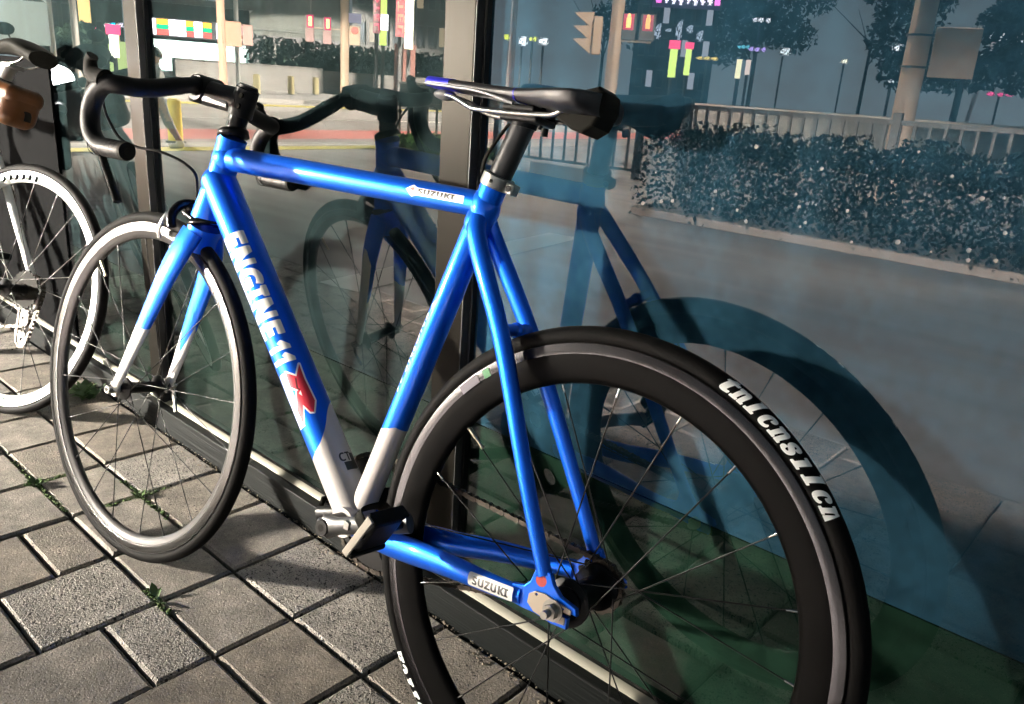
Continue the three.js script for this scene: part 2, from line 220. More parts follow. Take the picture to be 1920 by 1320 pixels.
function wheel(parent, name, at, o) {
  const w = new THREE.Group(); w.name = name; w.position.copy(at); parent.add(w);
  const rt = o.rt ?? 0.0118, R = 0.334 - rt;
  { // tyre: round tread, flatter shoulders
    const pr = []; for (let i = 0; i <= 22; i++) { const a = -1.05 + (Math.PI + 2.1) * i / 22; pr.push([R + rt * Math.sin(a) * 1.0, -Math.cos(a) * rt * 1.04]); }
    const t = part('tyre', revolve(pr, 160), o.tyre ?? M.rubber, w); if (o.print) for (const a0 of o.print.at) {
      const n = 60, k = 10, pos = [], nor = [], uv = [], idx = [], R2 = rt + 0.00025;
      for (let i = 0; i <= n; i++) for (let j = 0; j <= k; j++) { const a = a0 + o.print.arc * i / n, e = -0.5 + 1.95 * j / k, c = Math.cos(e), s = Math.sin(e), r = R + R2 * s; pos.push(r * Math.cos(a), r * Math.sin(a), -R2 * 1.04 * c); nor.push(s * Math.cos(a), s * Math.sin(a), -c); uv.push(i / n, j / k); }
      for (let i = 0; i < n; i++) for (let j = 0; j < k; j++) { const a = i * (k + 1) + j, b = a + k + 1; idx.push(a, b, a + 1, b, b + 1, a + 1); }
      const g = new THREE.BufferGeometry(); g.setAttribute('position', new THREE.Float32BufferAttribute(pos, 3)); g.setAttribute('normal', new THREE.Float32BufferAttribute(nor, 3)); g.setAttribute('uv', new THREE.Float32BufferAttribute(uv, 2)); g.setIndex(idx);
      part('tyre_lettering', g, o.print.mat, w);
    }
  }
  const ro = 0.3135, ri = o.ri, hw = o.hw ?? 0.0115;
  const side = [[ro, -hw], [ro - 0.014, -hw - 0.0008], [ro - 0.017, -hw - 0.0003], [(ro + ri) / 2, -hw - 0.0006], [ri + 0.008, -hw * 0.72], [ri + 0.002, -hw * 0.4], [ri, 0]];
  const prof = [...side, ...side.slice(0, -1).reverse().map(([r, z]) => [r, -z]), [ro - 0.008, hw * 0.7], [ro - 0.008, -hw * 0.7], [ro, -hw]];
  part('rim', revolve(prof, 128), o.rim, w);
  if (o.track) for (const s of [-1, 1]) part('brake_track', revolve([[ro - 0.001, s * (hw + 0.0004)], [ro - 0.0075, s * (hw + 0.0013)], [ro - 0.0135, s * (hw + 0.0014)], [ro - 0.0142, s * (hw + 0.0004)]], 128), o.track, w);
  if (o.rimMarks) for (const [r0, r1, a0, a1, m] of o.rimMarks) { const n = 14, pos = [], idx = [], nor = []; for (let i = 0; i <= n; i++) for (const r of [r0, r1]) { const a = a0 + (a1 - a0) * i / n; pos.push(r * Math.cos(a), r * Math.sin(a), -hw - 0.0022); nor.push(0, 0, -1); } for (let i = 0; i < n; i++) idx.push(2 * i, 2 * i + 2, 2 * i + 1, 2 * i + 1, 2 * i + 2, 2 * i + 3); const g = new THREE.BufferGeometry(); g.setAttribute('position', new THREE.Float32BufferAttribute(pos, 3)); g.setAttribute('normal', new THREE.Float32BufferAttribute(nor, 3)); g.setIndex(idx); part('rim_sticker_and_glint', g, m, w); }
  const fl = o.flange ?? 0.02, fw = o.fw ?? 0.034;
  part('hub', revolve([[0.001, -0.05], [0.006, -0.05], [0.008, -fw - 0.006], [fl + 0.004, -fw - 0.0025], [fl + 0.004, -fw + 0.0015], [o.hubR ?? 0.012, -fw + 0.008], [o.hubR ?? 0.012, fw - 0.008], [fl + 0.004, fw - 0.0015], [fl + 0.004, fw + 0.0025], [0.008, fw + 0.006], [0.006, 0.05], [0.001, 0.05]], 32), o.hub ?? M.black, w);
  const n = o.spokes ?? 24;
  for (let i = 0; i < n; i++) {
    const s = i % 2 ? 1 : -1, a = (i + 0.5) * 2 * Math.PI / n + (o.phase ?? 0), lean = (Math.floor(i / 2) % 2 ? 1 : -1) * (o.cross ?? 1.15), b = a + lean;
    const rimP = V3((ri + 0.002) * Math.cos(a), (ri + 0.002) * Math.sin(a), s * 0.002), hubP = V3(fl * Math.cos(b), fl * Math.sin(b), s * fw * (0.96 + 0.06 * (Math.floor(i / 2) % 2)));
    const st = stick('spoke', hubP, rimP, o.sr ?? 0.00105, o.spokeMat ?? M.spoke, w);
    const d = rimP.clone().sub(hubP).normalize(); stick('spoke_nipple', rimP.clone().addScaledVector(d, -0.013), rimP, 0.0017, o.nipple ?? M.darkAlloy, w);
  }
  if (o.valve !== undefined) { const a = o.valve, c = V3(Math.cos(a), Math.sin(a), 0), p = r => c.clone().multiplyScalar(r); part('valve', [rod(p(ri + 0.001), p(ri - 0.016), 0.0032, 0.003), rod(p(ri - 0.016), p(ri - 0.03), 0.0022, 0.0022), rod(p(ri - 0.03), p(ri - 0.034), 0.003, 0.0028)], M.brass, w); }
  return w;
}
// chain as plates and rollers along a closed path about two sprockets
function chainLoop(c1, r1, c2, r2, w, pitch = 0.0127) {
  const d = c2.clone().sub(c1), L = d.length(), th = Math.atan2(d.y, d.x), al = Math.acos((r1 - r2) / L), P = [];
  const arc = (c, r, a0, a1) => { const n = 40; for (let i = 0; i <= n; i++) { const a = a0 + (a1 - a0) * i / n; P.push(V3(c.x + r * Math.cos(a), c.y + r * Math.sin(a), 0)); } };
  arc(c1, r1, th + al, th + 2 * Math.PI - al); arc(c2, r2, th - al, th + al); P.push(P[0].clone());
  const S = [0]; for (let i = 1; i < P.length; i++) S[i] = S[i - 1] + P[i].distanceTo(P[i - 1]);
  const tot = S[S.length - 1], n = 2 * Math.round(tot / pitch / 2), pt = s => { s = ((s % tot) + tot) % tot; let i = 1; while (S[i] < s) i++; return P[i - 1].clone().lerp(P[i], (s - S[i - 1]) / (S[i] - S[i - 1] || 1)); };
  const out = []; for (let k = 0; k < n; k++) {
    const a = pt(k * tot / n), b = pt((k + 1) * tot / n), m = a.clone().add(b).multiplyScalar(0.5), ang = Math.atan2(b.y - a.y, b.x - a.x), len = a.distanceTo(b), off = k % 2 ? 0.0028 : 0.0041;
    for (const s of [-1, 1]) { const g = new THREE.CylinderGeometry(0.0041, 0.0041, 0.0012, 8); g.rotateX(Math.PI / 2); const g2 = g.clone(); g.translate(-len / 2, 0, 0); g2.translate(len / 2, 0, 0); const bar = new THREE.BoxGeometry(len, 0.0058, 0.0012); for (const t of [g, g2, bar]) { t.rotateZ(ang); t.translate(m.x, m.y, -w + s * off); out.push(t); } }
    const r = new THREE.CylinderGeometry(0.0038, 0.0038, 0.0075, 8); r.rotateX(Math.PI / 2); r.translate(a.x, a.y, -w); out.push(r);
  }
  return out;
}
function sprocket(c, teeth, w, thick, holes, inner) {
  const r = 0.0127 / 2 / Math.sin(Math.PI / teeth), pts = []; for (let i = 0; i < teeth * 4; i++) { const a = i * 2 * Math.PI / (teeth * 4), k = [0.0035, 0.0012, -0.0036, 0.0012][i % 4]; pts.push([(r + k) * Math.cos(a), (r + k) * Math.sin(a)]); }
  const g = plate(pts, thick, 0, inner ? [[0, 0, inner], ...holes] : holes); g.translate(c.x, c.y, -w); return g;
}

const BLUE = 'rgb(0,104,242)';
const paintLook = { roughness: 0.42, metalness: 0.8, clearcoat: 0.8, clearcoatRoughness: 0.05 };
const COLOURS = { blue: 'rgb(0,104,242)', white: '#f2efe9', silver: '#cfc8c4', red: '#c7273a', dark: '#17130f', wine: '#5a0d18' }, METAL = { blue: '#0000ff', white: '#000000', silver: '#000060', red: '#000000', dark: '#000000', wine: '#000000' };   // print is not metallic: second palette for the metalness map
function printed(w, h, draw) { const map = canvas(w, h, (c, a, b) => draw(c, a, b, COLOURS)), metalnessMap = canvas(w, h, (c, a, b) => draw(c, a, b, METAL)); metalnessMap.colorSpace = THREE.NoColorSpace; return new THREE.MeshPhysicalMaterial({ ...paintLook, metalness: 0.8, map, metalnessMap }); }
const flake = dataTex(256, (x, y, i, j) => 0.5 + 0.5 * (vnoise(nC, x, y, 128) - 0.5));
const PAINT = new THREE.MeshPhysicalMaterial({ ...paintLook, color: new THREE.Color(BLUE) });
const bikeA = thing('track_bicycle', 'bright blue and silver drop-bar bicycle with white lettering, leaning on the glass', 'bicycle');
placeBike(bikeA, -0.47639, 0.21411, -0.10505, 0.2046);
const BB = q(0.388, 0.291), REAR = q(0, 0.334), FRONT = q(0.9897, 0.334);

// frame
const fl_ = (s, a, b) => a + (b - a) * s;
const htTop = q(0.812, 0.822), htBot = q(0.851, 0.678);
part('head_tube', [sweep([htTop, htTop.clone().lerp(htBot, 0.06), htTop.clone().lerp(htBot, 0.1), htTop.clone().lerp(htBot, 0.45), htTop.clone().lerp(htBot, 0.85), htBot], s => s < 0.08 ? 0.0245 : s < 0.5 ? 0.0235 : fl_((s - 0.5) / 0.5, 0.0238, 0.0292), { seg: 28 })], PAINT, bikeA);
{ // down tube: painted print along its side, silver foot
  const look = printed(2048, 640, (c, w, h, K) => {
    c.fillStyle = K.blue; c.fillRect(0, 0, w, h);
    c.fillStyle = K.silver; c.beginPath(); c.moveTo(w, 0); c.lineTo(w * 0.712, 0); c.lineTo(w * 0.715, h * 0.12); c.bezierCurveTo(w * 0.72, h * 0.20, w * 0.735, h * 0.25, w * 0.765, h * 0.30); c.bezierCurveTo(w * 0.80, h * 0.36, w * 0.83, h * 0.44, w * 0.838, h * 0.58); c.lineTo(w * 0.84, h); c.lineTo(w, h); c.fill();
    c.fillStyle = K.white; c.textBaseline = 'middle'; c.textAlign = 'left';
    const put = (t, x, y, len, size) => { c.save(); c.font = `bold ${size}px sans-serif`; const m = c.measureText(t).width; c.translate(x, y); c.transform(len / m, 0, -0.13, 1, 0, 0); c.lineWidth = size * 0.07; c.strokeStyle = K.white; c.lineJoin = 'round'; c.fillText(t, 0, 0); c.strokeText(t, 0, 0); c.restore(); };
    put('ENGINE', w * 0.190, h * 0.468, w * 0.322, 206); put('11', w * 0.526, h * 0.462, w * 0.070, 190);
    // red winged letter with a white edge, and a pale strip of small print beside it: [along the tube, degrees round it]
    const em = ([a, d]) => [w * 0.607 + a * 0.555, h / 2 - d / 360 * h], poly = (pts) => { c.beginPath(); pts.map(em).forEach(([x, y], i) => i ? c.lineTo(x, y) : c.moveTo(x, y)); c.closePath(); };
    const red = [[18, 10], [104, 38], [0, 59], [151, 57], [383, 61], [481, 46], [470, 37], [376, 24], [543, -1], [402, -2], [233, 22], [230, 28], [167, 7]];
    c.fillStyle = K.white; poly([[4, -26], [14, 12], [240, 8], [560, 4], [556, -34], [300, -30]]); c.fill(); poly(red); c.lineWidth = 18; c.lineJoin = 'round'; c.strokeStyle = K.white; c.stroke(); c.fillStyle = K.red; c.fill();
    c.fillStyle = K.wine; poly([[120, 36], [215, 30], [232, 36], [236, 30], [205, 24], [112, 32]]); c.fill(); c.fillStyle = K.white; poly([[240, 34], [300, 32], [262, 25]]); c.fill();
    c.fillStyle = K.dark; for (let i = 0; i < 9; i++) { const [x, y] = em([50 + i * 52, -10 - i * 0.5]); c.fillRect(x, y, 13, 5); c.fillRect(x + 4, y + 12, 8, 5); }
    c.fillStyle = K.dark; c.save(); c.translate(w * 0.868, h * 0.33); c.rotate(-Math.PI / 2); c.font = 'bold 62px sans-serif'; c.fillText('CT', 0, 0); c.restore(); c.fillRect(w * 0.882, h * 0.19, 44, 70); c.fillRect(w * 0.86, h * 0.165, 84, 36);
  });
  part('down_tube', sweep([q(0.836, 0.748), q(0.62, 0.527), q(0.394, 0.296)], s => s > 0.8 ? [fl_((s - 0.8) / 0.2, 0.0295, 0.031), 0.0295] : 0.0298, { seg: 36, n: 30 }), look, bikeA);
}
{ const look = printed(1024, 256, (c, w, h, K) => {
    c.fillStyle = K.blue; c.fillRect(0, 0, w, h); c.fillStyle = K.silver; c.beginPath(); c.moveTo(w, 0); c.lineTo(w * 0.70, 0); c.lineTo(w * 0.685, h * 0.4); c.bezierCurveTo(w * 0.70, h * 0.52, w * 0.725, h * 0.6, w * 0.732, h); c.lineTo(w, h); c.fill();
    c.fillStyle = K.white; c.font = 'bold 44px sans-serif'; c.textBaseline = 'middle'; c.save(); c.translate(w * 0.36, h * 0.64); c.transform(1.1, 0, 0, 1, 0, 0); c.fillText('ENGINE 11', 0, 0); c.restore(); });
  part('seat_tube', sweep([q(0.2465, 0.812), q(0.32, 0.541), BB], s => [fl_(s, 0.0185, 0.0178), fl_(s, 0.0185, 0.0195)], { seg: 28, n: 16 }), look, bikeA); }
part('top_tube', sweep([q(0.832, 0.7865), q(0.258, 0.7835)], s => [fl_(s, 0.0195, 0.0175), fl_(s, 0.0205, 0.0175)], { seg: 28, n: 0 }), PAINT, bikeA);
part('seat_cluster', [blob(0.2555, 0.78, 0, 0.021, 0.03, 0.0205, 20), blob(0.262, 0.757, 0, 0.019, 0.026, 0.021, 20)], PAINT, bikeA);
part('head_joint', [blob(0.818, 0.786, 0, 0.028, 0.026, 0.0255, 20), blob(0.832, 0.742, 0, 0.032, 0.032, 0.029, 20)], PAINT, bikeA);
part('bottom_bracket_shell', [(() => { const g = new THREE.CylinderGeometry(0.0225, 0.0225, 0.068, 28); g.rotateX(Math.PI / 2); g.translate(BB.x, BB.y, 0); return g; })()], phys(0.60, 0.57, 0.55, 0.35, 0.3, { clearcoat: 0.6 }), bikeA);
for (const s of [1, -1]) {
  part('seat_stay', sweep([q(0.2585, 0.768, s * 0.009), q(0.247, 0.742, s * 0.019), q(0.168, 0.625, s * 0.035), q(0.075, 0.458, s * 0.055), q(0.024, 0.366, s * 0.062)], t => [fl_(t, 0.0105, 0.0085), fl_(t, 0.0145, 0.0095)], { seg: 18, n: 24 }), PAINT, bikeA);
  part('chain_stay', sweep([q(0.378, 0.2885, s * 0.020), q(0.30, 0.294, s * 0.031), q(0.235, 0.303, s * 0.036), q(0.16, 0.316, s * 0.050), q(0.10, 0.3235, s * 0.0595), q(0.048, 0.330, s * 0.0625)], t => [t < 0.35 ? 0.0105 : fl_((t - 0.35) / 0.65, 0.0125, 0.0085), t < 0.4 ? 0.0185 : fl_((t - 0.4) / 0.6, 0.0185, 0.0115)], { seg: 20, n: 30 }), PAINT, bikeA);
  const out = [[0.062, 0.3400], [0.046, 0.3440], [0.038, 0.3530], [0.0335, 0.3720], [0.0155, 0.3720], [0.008, 0.3600], [-0.004, 0.3500], [-0.026, 0.3450], [-0.028, 0.3385], [0.004, 0.3385], [0.008, 0.334], [0.004, 0.3295], [-0.018, 0.3295], [-0.018, 0.3180], [0.000, 0.3165], [0.025, 0.3195], [0.045, 0.3185], [0.062, 0.3200]];
  const d = part('dropout', plate(out, 0.0075, 0.0012), PAINT, bikeA); d.position.z = -s * 0.063;
  if (s > 0) { part('dropout_plate', (() => { const g = plate([[0.036, 0.3395], [0.028, 0.3455], [0.016, 0.3475], [-0.022, 0.3425], [-0.0225, 0.3375], [0.006, 0.3375], [0.012, 0.334], [0.006, 0.3305], [-0.016, 0.3305], [-0.0165, 0.3225], [0.008, 0.3195], [0.026, 0.3215], [0.036, 0.329]], 0.002, 0.0004, [[0.026, 0.343, 0.0022], [-0.012, 0.3405, 0.002], [-0.006, 0.3265, 0.002]]); return g; })(), M.plateSteel, bikeA, V3(0, 0, -0.0682)); part('red_dot_sticker', (() => { const g = new THREE.CircleGeometry(0.0075, 20); g.rotateY(Math.PI); g.translate(0.0245, 0.3605, -0.0671); return g; })(), std(0.55, 0.07, 0.06, 0.5), bikeA); }
}
part('seat_stay_bridge', [rod(q(0.170, 0.632, 0.03), q(0.170, 0.632, -0.03), 0.008), blob(0.170, 0.632, 0, 0.0105, 0.0105, 0.007)], PAINT, bikeA);
part('chain_stay_bridge', rod(q(0.318, 0.292, 0.028), q(0.318, 0.292, -0.028), 0.008), PAINT, bikeA);
// stickers with lettering, wrapped on the tubes
function sticker(path, r, s0, s1, a0, a1, tex, parent) { // section of a swept surface between s0..s1 and angles a0..a1 (0 faces left)
  const n = 16, k = 12, a = path[0], b = path[1], T = b.clone().sub(a).normalize(), N = LEFT.clone().addScaledVector(T, -LEFT.dot(T)).normalize(), B = N.clone().cross(T), pos = [], nor = [], uv = [], idx = [];
  for (let i = 0; i <= n; i++) for (let j = 0; j <= k; j++) { const s = s0 + (s1 - s0) * i / n, t = a0 + (a1 - a0) * j / k, rr = r(s), p = a.clone().lerp(b, s).addScaledVector(N, rr[0] * Math.cos(t)).addScaledVector(B, rr[1] * Math.sin(t)), m = N.clone().multiplyScalar(Math.cos(t)).addScaledVector(B, Math.sin(t)); pos.push(p.x, p.y, p.z); nor.push(m.x, m.y, m.z); uv.push(i / n, j / k); }
  for (let i = 0; i < n; i++) for (let j = 0; j < k; j++) { const c = i * (k + 1) + j, d = c + k + 1; idx.push(c, d, c + 1, d, d + 1, c + 1); }
  const g = new THREE.BufferGeometry(); g.setAttribute('position', new THREE.Float32BufferAttribute(pos, 3)); g.setAttribute('normal', new THREE.Float32BufferAttribute(nor, 3)); g.setAttribute('uv', new THREE.Float32BufferAttribute(uv, 2)); g.setIndex(idx);
  return part('sticker', g, new THREE.MeshPhysicalMaterial({ map: tex, roughness: 0.4, alphaTest: 0.5, clearcoat: 0.4 }), parent);
}
sticker([q(0.832, 0.7865), q(0.258, 0.7835)], s => [fl_(s, 0.0195, 0.0175) + 0.0004, fl_(s, 0.0205, 0.0175) + 0.0004], 0.775, 0.965, -0.42, 0.62, canvas(512, 128, (c, w, h) => {
  c.clearRect(0, 0, w, h); c.fillStyle = '#f3f1ec'; c.beginPath(); c.moveTo(10, 60); c.lineTo(66, 6); c.lineTo(104, 30); c.lineTo(490, 30); c.quadraticCurveTo(504, 30, 504, 44); c.lineTo(504, 104); c.lineTo(110, 104); c.lineTo(66, 124); c.closePath(); c.fill();
  c.fillStyle = '#c76a66'; c.beginPath(); c.moveTo(44, 52); c.lineTo(70, 30); c.lineTo(94, 52); c.lineTo(70, 66); c.fill(); c.fillStyle = '#141414'; c.font = 'bold 62px sans-serif'; c.textBaseline = 'middle'; c.save(); c.translate(114, 62); c.scale(1.44, 1); c.lineWidth = 4; c.strokeStyle = '#141414'; c.fillText('SUZUKI', 0, 0); c.strokeText('SUZUKI', 0, 0); c.restore(); c.fillStyle = '#8a8a80'; for (let i = 0; i < 8; i++) c.fillRect(124 + i * 46, 94, 22, 5); }), bikeA);
sticker([q(0.118, 0.3215, 0.0575), q(0.048, 0.330, 0.0628)], s => [0.0120, 0.0148], -0.12, 0.92, -0.62, 0.80, canvas(512, 192, (c, w, h) => {
  c.clearRect(0, 0, w, h); c.fillStyle = '#f3f1ec'; c.beginPath(); c.roundRect ? c.roundRect(6, 10, w - 12, h - 20, 26) : c.rect(6, 10, w - 12, h - 20); c.fill(); c.fillStyle = '#141414'; c.font = 'bold 128px sans-serif'; c.textBaseline = 'middle'; c.textAlign = 'center'; c.save(); c.translate(w / 2, h / 2 + 6); c.scale(0.9, 1); c.lineWidth = 7; c.strokeStyle = '#141414'; c.fillText('SUZUKI', 0, 0); c.strokeText('SUZUKI', 0, 0); c.restore(); }), bikeA);

// fork, headset
part('headset_ring', [(() => { const g = revolve([[0.012, -0.006], [0.031, -0.006], [0.0325, -0.002], [0.031, 0.005], [0.012, 0.006]], 32); g.rotateX(-Math.PI / 2); return g; })()], M.blackGloss, bikeA, q(0.8535, 0.670)).rotation.z = -0.262;
part('headset_top', [(() => { const g = revolve([[0.012, -0.004], [0.0265, -0.004], [0.0255, 0.006], [0.019, 0.010], [0.012, 0.010]], 32); g.rotateX(-Math.PI / 2); return g; })()], M.black, bikeA, q(0.811, 0.827)).rotation.z = -0.262;
{ const g = revolve([[0.001, -0.0], [0.0307, -0.0], [0.030, -0.03], [0.001, -0.05]], 28); g.rotateX(-Math.PI / 2);
  part('fork_crown', [sweep([q(0.8545, 0.664), q(0.862, 0.640), q(0.866, 0.618)], s => [fl_(s, 0.031, 0.026), fl_(s, 0.030, 0.024)], { seg: 28, n: 8 })], PAINT, bikeA);
  const bladeTex = (white) => printed(512, 256, (c, w, h, K) => { c.fillStyle = K.blue; c.fillRect(0, 0, w, h); c.fillStyle = K.white; c.beginPath(); c.moveTo(w, 0); if (white) { c.lineTo(w * 0.22, 0); c.lineTo(w * 0.30, h * 0.14); c.lineTo(w * 0.62, h * 0.18); c.lineTo(w * 0.55, h * 0.30); c.lineTo(w * 0.76, h * 0.45); c.lineTo(w * 0.64, h * 0.62); c.lineTo(w * 0.60, h * 0.80); c.lineTo(w * 0.22, h * 0.92); c.lineTo(w * 0.22, h); } else { c.lineTo(w * 0.56, 0); c.lineTo(w * 0.575, h * 0.30); c.lineTo(w * 0.60, h * 0.52); c.lineTo(w * 0.67, h * 0.42); c.lineTo(w * 0.70, h * 0.30); c.lineTo(w * 0.60, h * 0.62); c.lineTo(w * 0.56, h); } c.lineTo(w, h); c.fill(); });
  for (const s of [1, -1]) part('fork_blade', sweep([q(0.860, 0.652, s * 0.020), q(0.868, 0.622, s * 0.031), q(0.887, 0.575, s * 0.0395), q(0.93, 0.470, s * 0.047), q(0.975, 0.362, s * 0.0535), q(0.987, 0.337, s * 0.0545)], t => [fl_(t, 0.0125, 0.0058), t < 0.2 ? fl_(t / 0.2, 0.026, 0.0255) : fl_((t - 0.2) / 0.8, 0.0255, 0.0098)], { seg: 24, n: 30 }), bladeTex(s < 0), bikeA);
}
for (const s of [1, -1]) { part('fork_end', plate([[0.978, 0.352], [0.998, 0.346], [1.000, 0.330], [0.993, 0.322], [0.982, 0.322], [0.976, 0.334]], 0.006, 0.0008), s > 0 ? M.alloyRough : M.darkAlloy, bikeA, V3(0, 0, -s * 0.0525)); }
{ const qr = part('front_skewer', [rod(q(0.9897, 0.334, 0.056), q(0.9897, 0.334, 0.068), 0.0085, 0.0075, 14), rod(q(0.9897, 0.334, -0.056), q(0.9897, 0.334, -0.070), 0.008, 0.008, 14), rod(q(0.9897, 0.334, 0.06), q(0.9897, 0.334, -0.06), 0.0025)], M.alloy, bikeA); part('skewer_lever', sweep([q(0.9897, 0.334, -0.066), q(0.985, 0.31, -0.069), q(0.972, 0.285, -0.067)], s => [0.003, 0.006], { n: 8, seg: 8 }), M.alloy, qr); part('skewer_bolt', rod(q(0.9897, 0.334, 0.0681), q(0.9897, 0.334, 0.0695), 0.0035), M.black, qr); }

// wheels
const tyrePrint = new THREE.MeshStandardMaterial({ alphaTest: 0.5, roughness: 0.6, map: canvas(1024, 128, (c, w, h) => { c.clearRect(0, 0, w, h); c.fillStyle = '#f6f6f2'; c.strokeStyle = '#f6f6f2'; c.lineWidth = 9; c.lineJoin = 'round'; c.font = 'italic bold 124px serif'; c.textBaseline = 'alphabetic'; const t = 'tnlcnsılcn', slot = 1006 / t.length; c.lineWidth = 9; [...t].forEach((ch, i) => { const m = c.measureText(ch).width, wide = (ch === 'l' || ch === 'ı' ? 0.62 : ch === 'n' ? 0.92 : 0.8) * slot; c.save(); c.translate(14 + i * slot + (slot - wide) * 0.3, 104); c.transform(wide / m, 0, -0.22, 1.16, 12, 0); c.fillText(ch, 0, 0); c.strokeText(ch, 0, 0); c.restore(); }); c.save(); c.restore(); }) });
const rearW = wheel(bikeA, 'rear_wheel', REAR, { ri: 0.2625, hw: 0.0125, rt: 0.0122, rim: M.carbon, track: M.track, spokes: 20, phase: 0.13, cross: 1.2, flange: 0.026, fw: 0.036, hubR: 0.017, valve: 2.5 - 1.888, nipple: M.alloy, print: { mat: tyrePrint, at: [1.905, 1.905 + Math.PI], arc: 0.585 }, rimMarks: [[0.2985, 0.3105, 0.862, 0.898, std(0.0, 0.13, 0.025, 0.5)], [0.2985, 0.3105, 0.72, 0.83, std(0.10, 0.095, 0.11, 0.3, 0.6)]] });  // the green rim mark is a reflected light painted onto the brake track
part('lockring', revolve([[0.012, 0.036], [0.024, 0.037], [0.0245, 0.041], [0.012, 0.0425]], 20), M.black, rearW); part('hub_collar', revolve([[0.010, -0.036], [0.021, -0.0375], [0.021, -0.046], [0.009, -0.050]], 20), M.black, rearW);
const frontW = wheel(bikeA, 'front_wheel', FRONT, { ri: 0.2835, hw: 0.0115, rt: 0.0116, tyre: M.rubberBrown, rim: std(0.045, 0.043, 0.042, 0.4, 0.6), track: std(0.08, 0.079, 0.077, 0.24, 1), spokes: 20, phase: 0.3, cross: 0.9, flange: 0.018, fw: 0.034, hubR: 0.0105, valve: Math.atan2(0.552 - 0.334, 1.187 - 0.9897), sr: 0.00095 });
{ const ax = part('rear_axle_nut', [rod(q(0, 0.334, 0.0695), q(0, 0.334, 0.0715), 0.0135, 0.0135, 20), (() => { const g = new THREE.CylinderGeometry(0.0095, 0.0095, 0.009, 6); g.rotateX(Math.PI / 2); g.translate(0, 0.334, -0.076); return g; })(), rod(q(0, 0.334, 0.08), q(0, 0.334, 0.091), 0.005, 0.0048, 14)], M.steel, bikeA); part('axle_nut', [(() => { const g = new THREE.CylinderGeometry(0.0095, 0.0095, 0.009, 6); g.rotateX(Math.PI / 2); g.translate(0, 0.334, 0.0745); return g; })(), rod(q(0, 0.334, -0.07), q(0, 0.334, -0.086), 0.005)], M.steel, bikeA); }

// drive train on the far side
const CHW = -0.0435, ringR = 0.0127 / 2 / Math.sin(Math.PI / 46), cogR = 0.0127 / 2 / Math.sin(Math.PI / 16);
{ const holes = []; for (let i = 0; i < 5; i++) holes.push([0.062 * Math.cos(i * 1.2566 + 0.4), 0.062 * Math.sin(i * 1.2566 + 0.4), 0.017]); part('chainring', sprocket(V3(BB.x, BB.y, 0), 46, CHW, 0.004, holes, 0.012), M.black, bikeA); }
part('rear_cog', [sprocket(V3(0, 0.334, 0), 16, CHW, 0.004, [], 0.017), (() => { const g = revolve([[0.017, -0.003], [0.027, -0.002], [0.0275, 0.004], [0.017, 0.006]], 24); g.translate(0, 0.334, 0.046); return g; })()], M.black, bikeA);
part('chain', chainLoop(V3(BB.x, BB.y, 0), ringR, V3(0, 0.334, 0), cogR, CHW), M.chain, bikeA);
const crankA = Math.atan2(0.347 - 0.293, 0.254 - 0.382);
for (const s of [1, -1]) {
  const a = s > 0 ? crankA : crankA + Math.PI, d = V3(Math.cos(a), Math.sin(a), 0), e = r => BB.clone().addScaledVector(d, r);
  const A0 = e(-0.012), A1 = e(0.165), z0 = s * 0.064, z1 = s * 0.078;
  const arm = part('crank_arm', [sweep([q(A0.x, A0.y, z0), q(e(0).x, e(0).y, z0), q(e(0.04).x, e(0.04).y, z0 + s * 0.002), q(e(0.12).x, e(0.12).y, z1), q(e(0.165).x, e(0.165).y, z1), q(e(0.176).x, e(0.176).y, z1)], t => [t < 0.08 || t > 0.95 ? 0.0075 : 0.0085, t < 0.06 ? 0.014 : t < 0.2 ? 0.0185 - (t - 0.06) * 0.04 : t < 0.85 ? 0.0125 : 0.0135], { n: 20, seg: 18 }), rod(q(BB.x, BB.y, s * 0.034), q(BB.x, BB.y, s * 0.060), 0.0155, 0.0155, 20)], s > 0 ? M.darkAlloy : M.black, bikeA);
  part('crank_bolt', [rod(q(BB.x, BB.y, s * 0.0715), q(BB.x, BB.y, s * 0.0745), 0.0125, 0.0115, 20)], M.black, arm); part('bolt_socket', rod(q(BB.x, BB.y, s * 0.0746), q(BB.x, BB.y, s * 0.075), 0.0055), M.blackMatt, arm);
  // platform pedal
  const C = A1, g = new THREE.Group(); g.name = 'pedal'; g.position.set(C.x, C.y, -s * 0.088); g.rotation.z = s > 0 ? -1.05 : 0.25; bikeA.add(g);
  part('pedal_axle', rod(V3(0, 0, s * 0.012), V3(0, 0, -s * 0.070), 0.0065, 0.005), M.black, g);
  part('pedal_body', [rb(-0.026, 0.026, -0.008, 0.008, Math.min(-s * 0.012, -s * 0.066), Math.max(-s * 0.012, -s * 0.066), 0.005)], M.black, g);
  for (const t of [-1, 1]) part('pedal_cage', [rb(t > 0 ? 0.0265 : -0.035, t > 0 ? 0.035 : -0.0265, -0.0095, 0.0095, Math.min(-s * 0.010, -s * 0.072), Math.max(-s * 0.010, -s * 0.072), 0.003)], M.blackMatt, g);
  part('pedal_end', [rb(-0.034, 0.034, -0.0055, 0.0055, s > 0 ? -0.076 : 0.0725, s > 0 ? -0.0725 : 0.076, 0.0015)], s > 0 ? std(0.36, 0.33, 0.28, 0.45, 0.5) : M.black, g);
  if (s > 0) part('toe_strap', [sweep([V3(-0.01, 0.008, -0.014), V3(-0.012, 0.026, -0.018), V3(-0.012, 0.030, -0.04), V3(-0.012, 0.026, -0.062), V3(-0.01, 0.008, -0.066)], [0.009, 0.0012], { n: 14, seg: 8, n0: V3(1, 0, 0) })], M.blackMatt, g);
}
{ const b = part('strap_buckle', [rb(0.330, 0.340, 0.309, 0.322, -0.0805, -0.0745, 0.0015)], M.alloy, bikeA); }

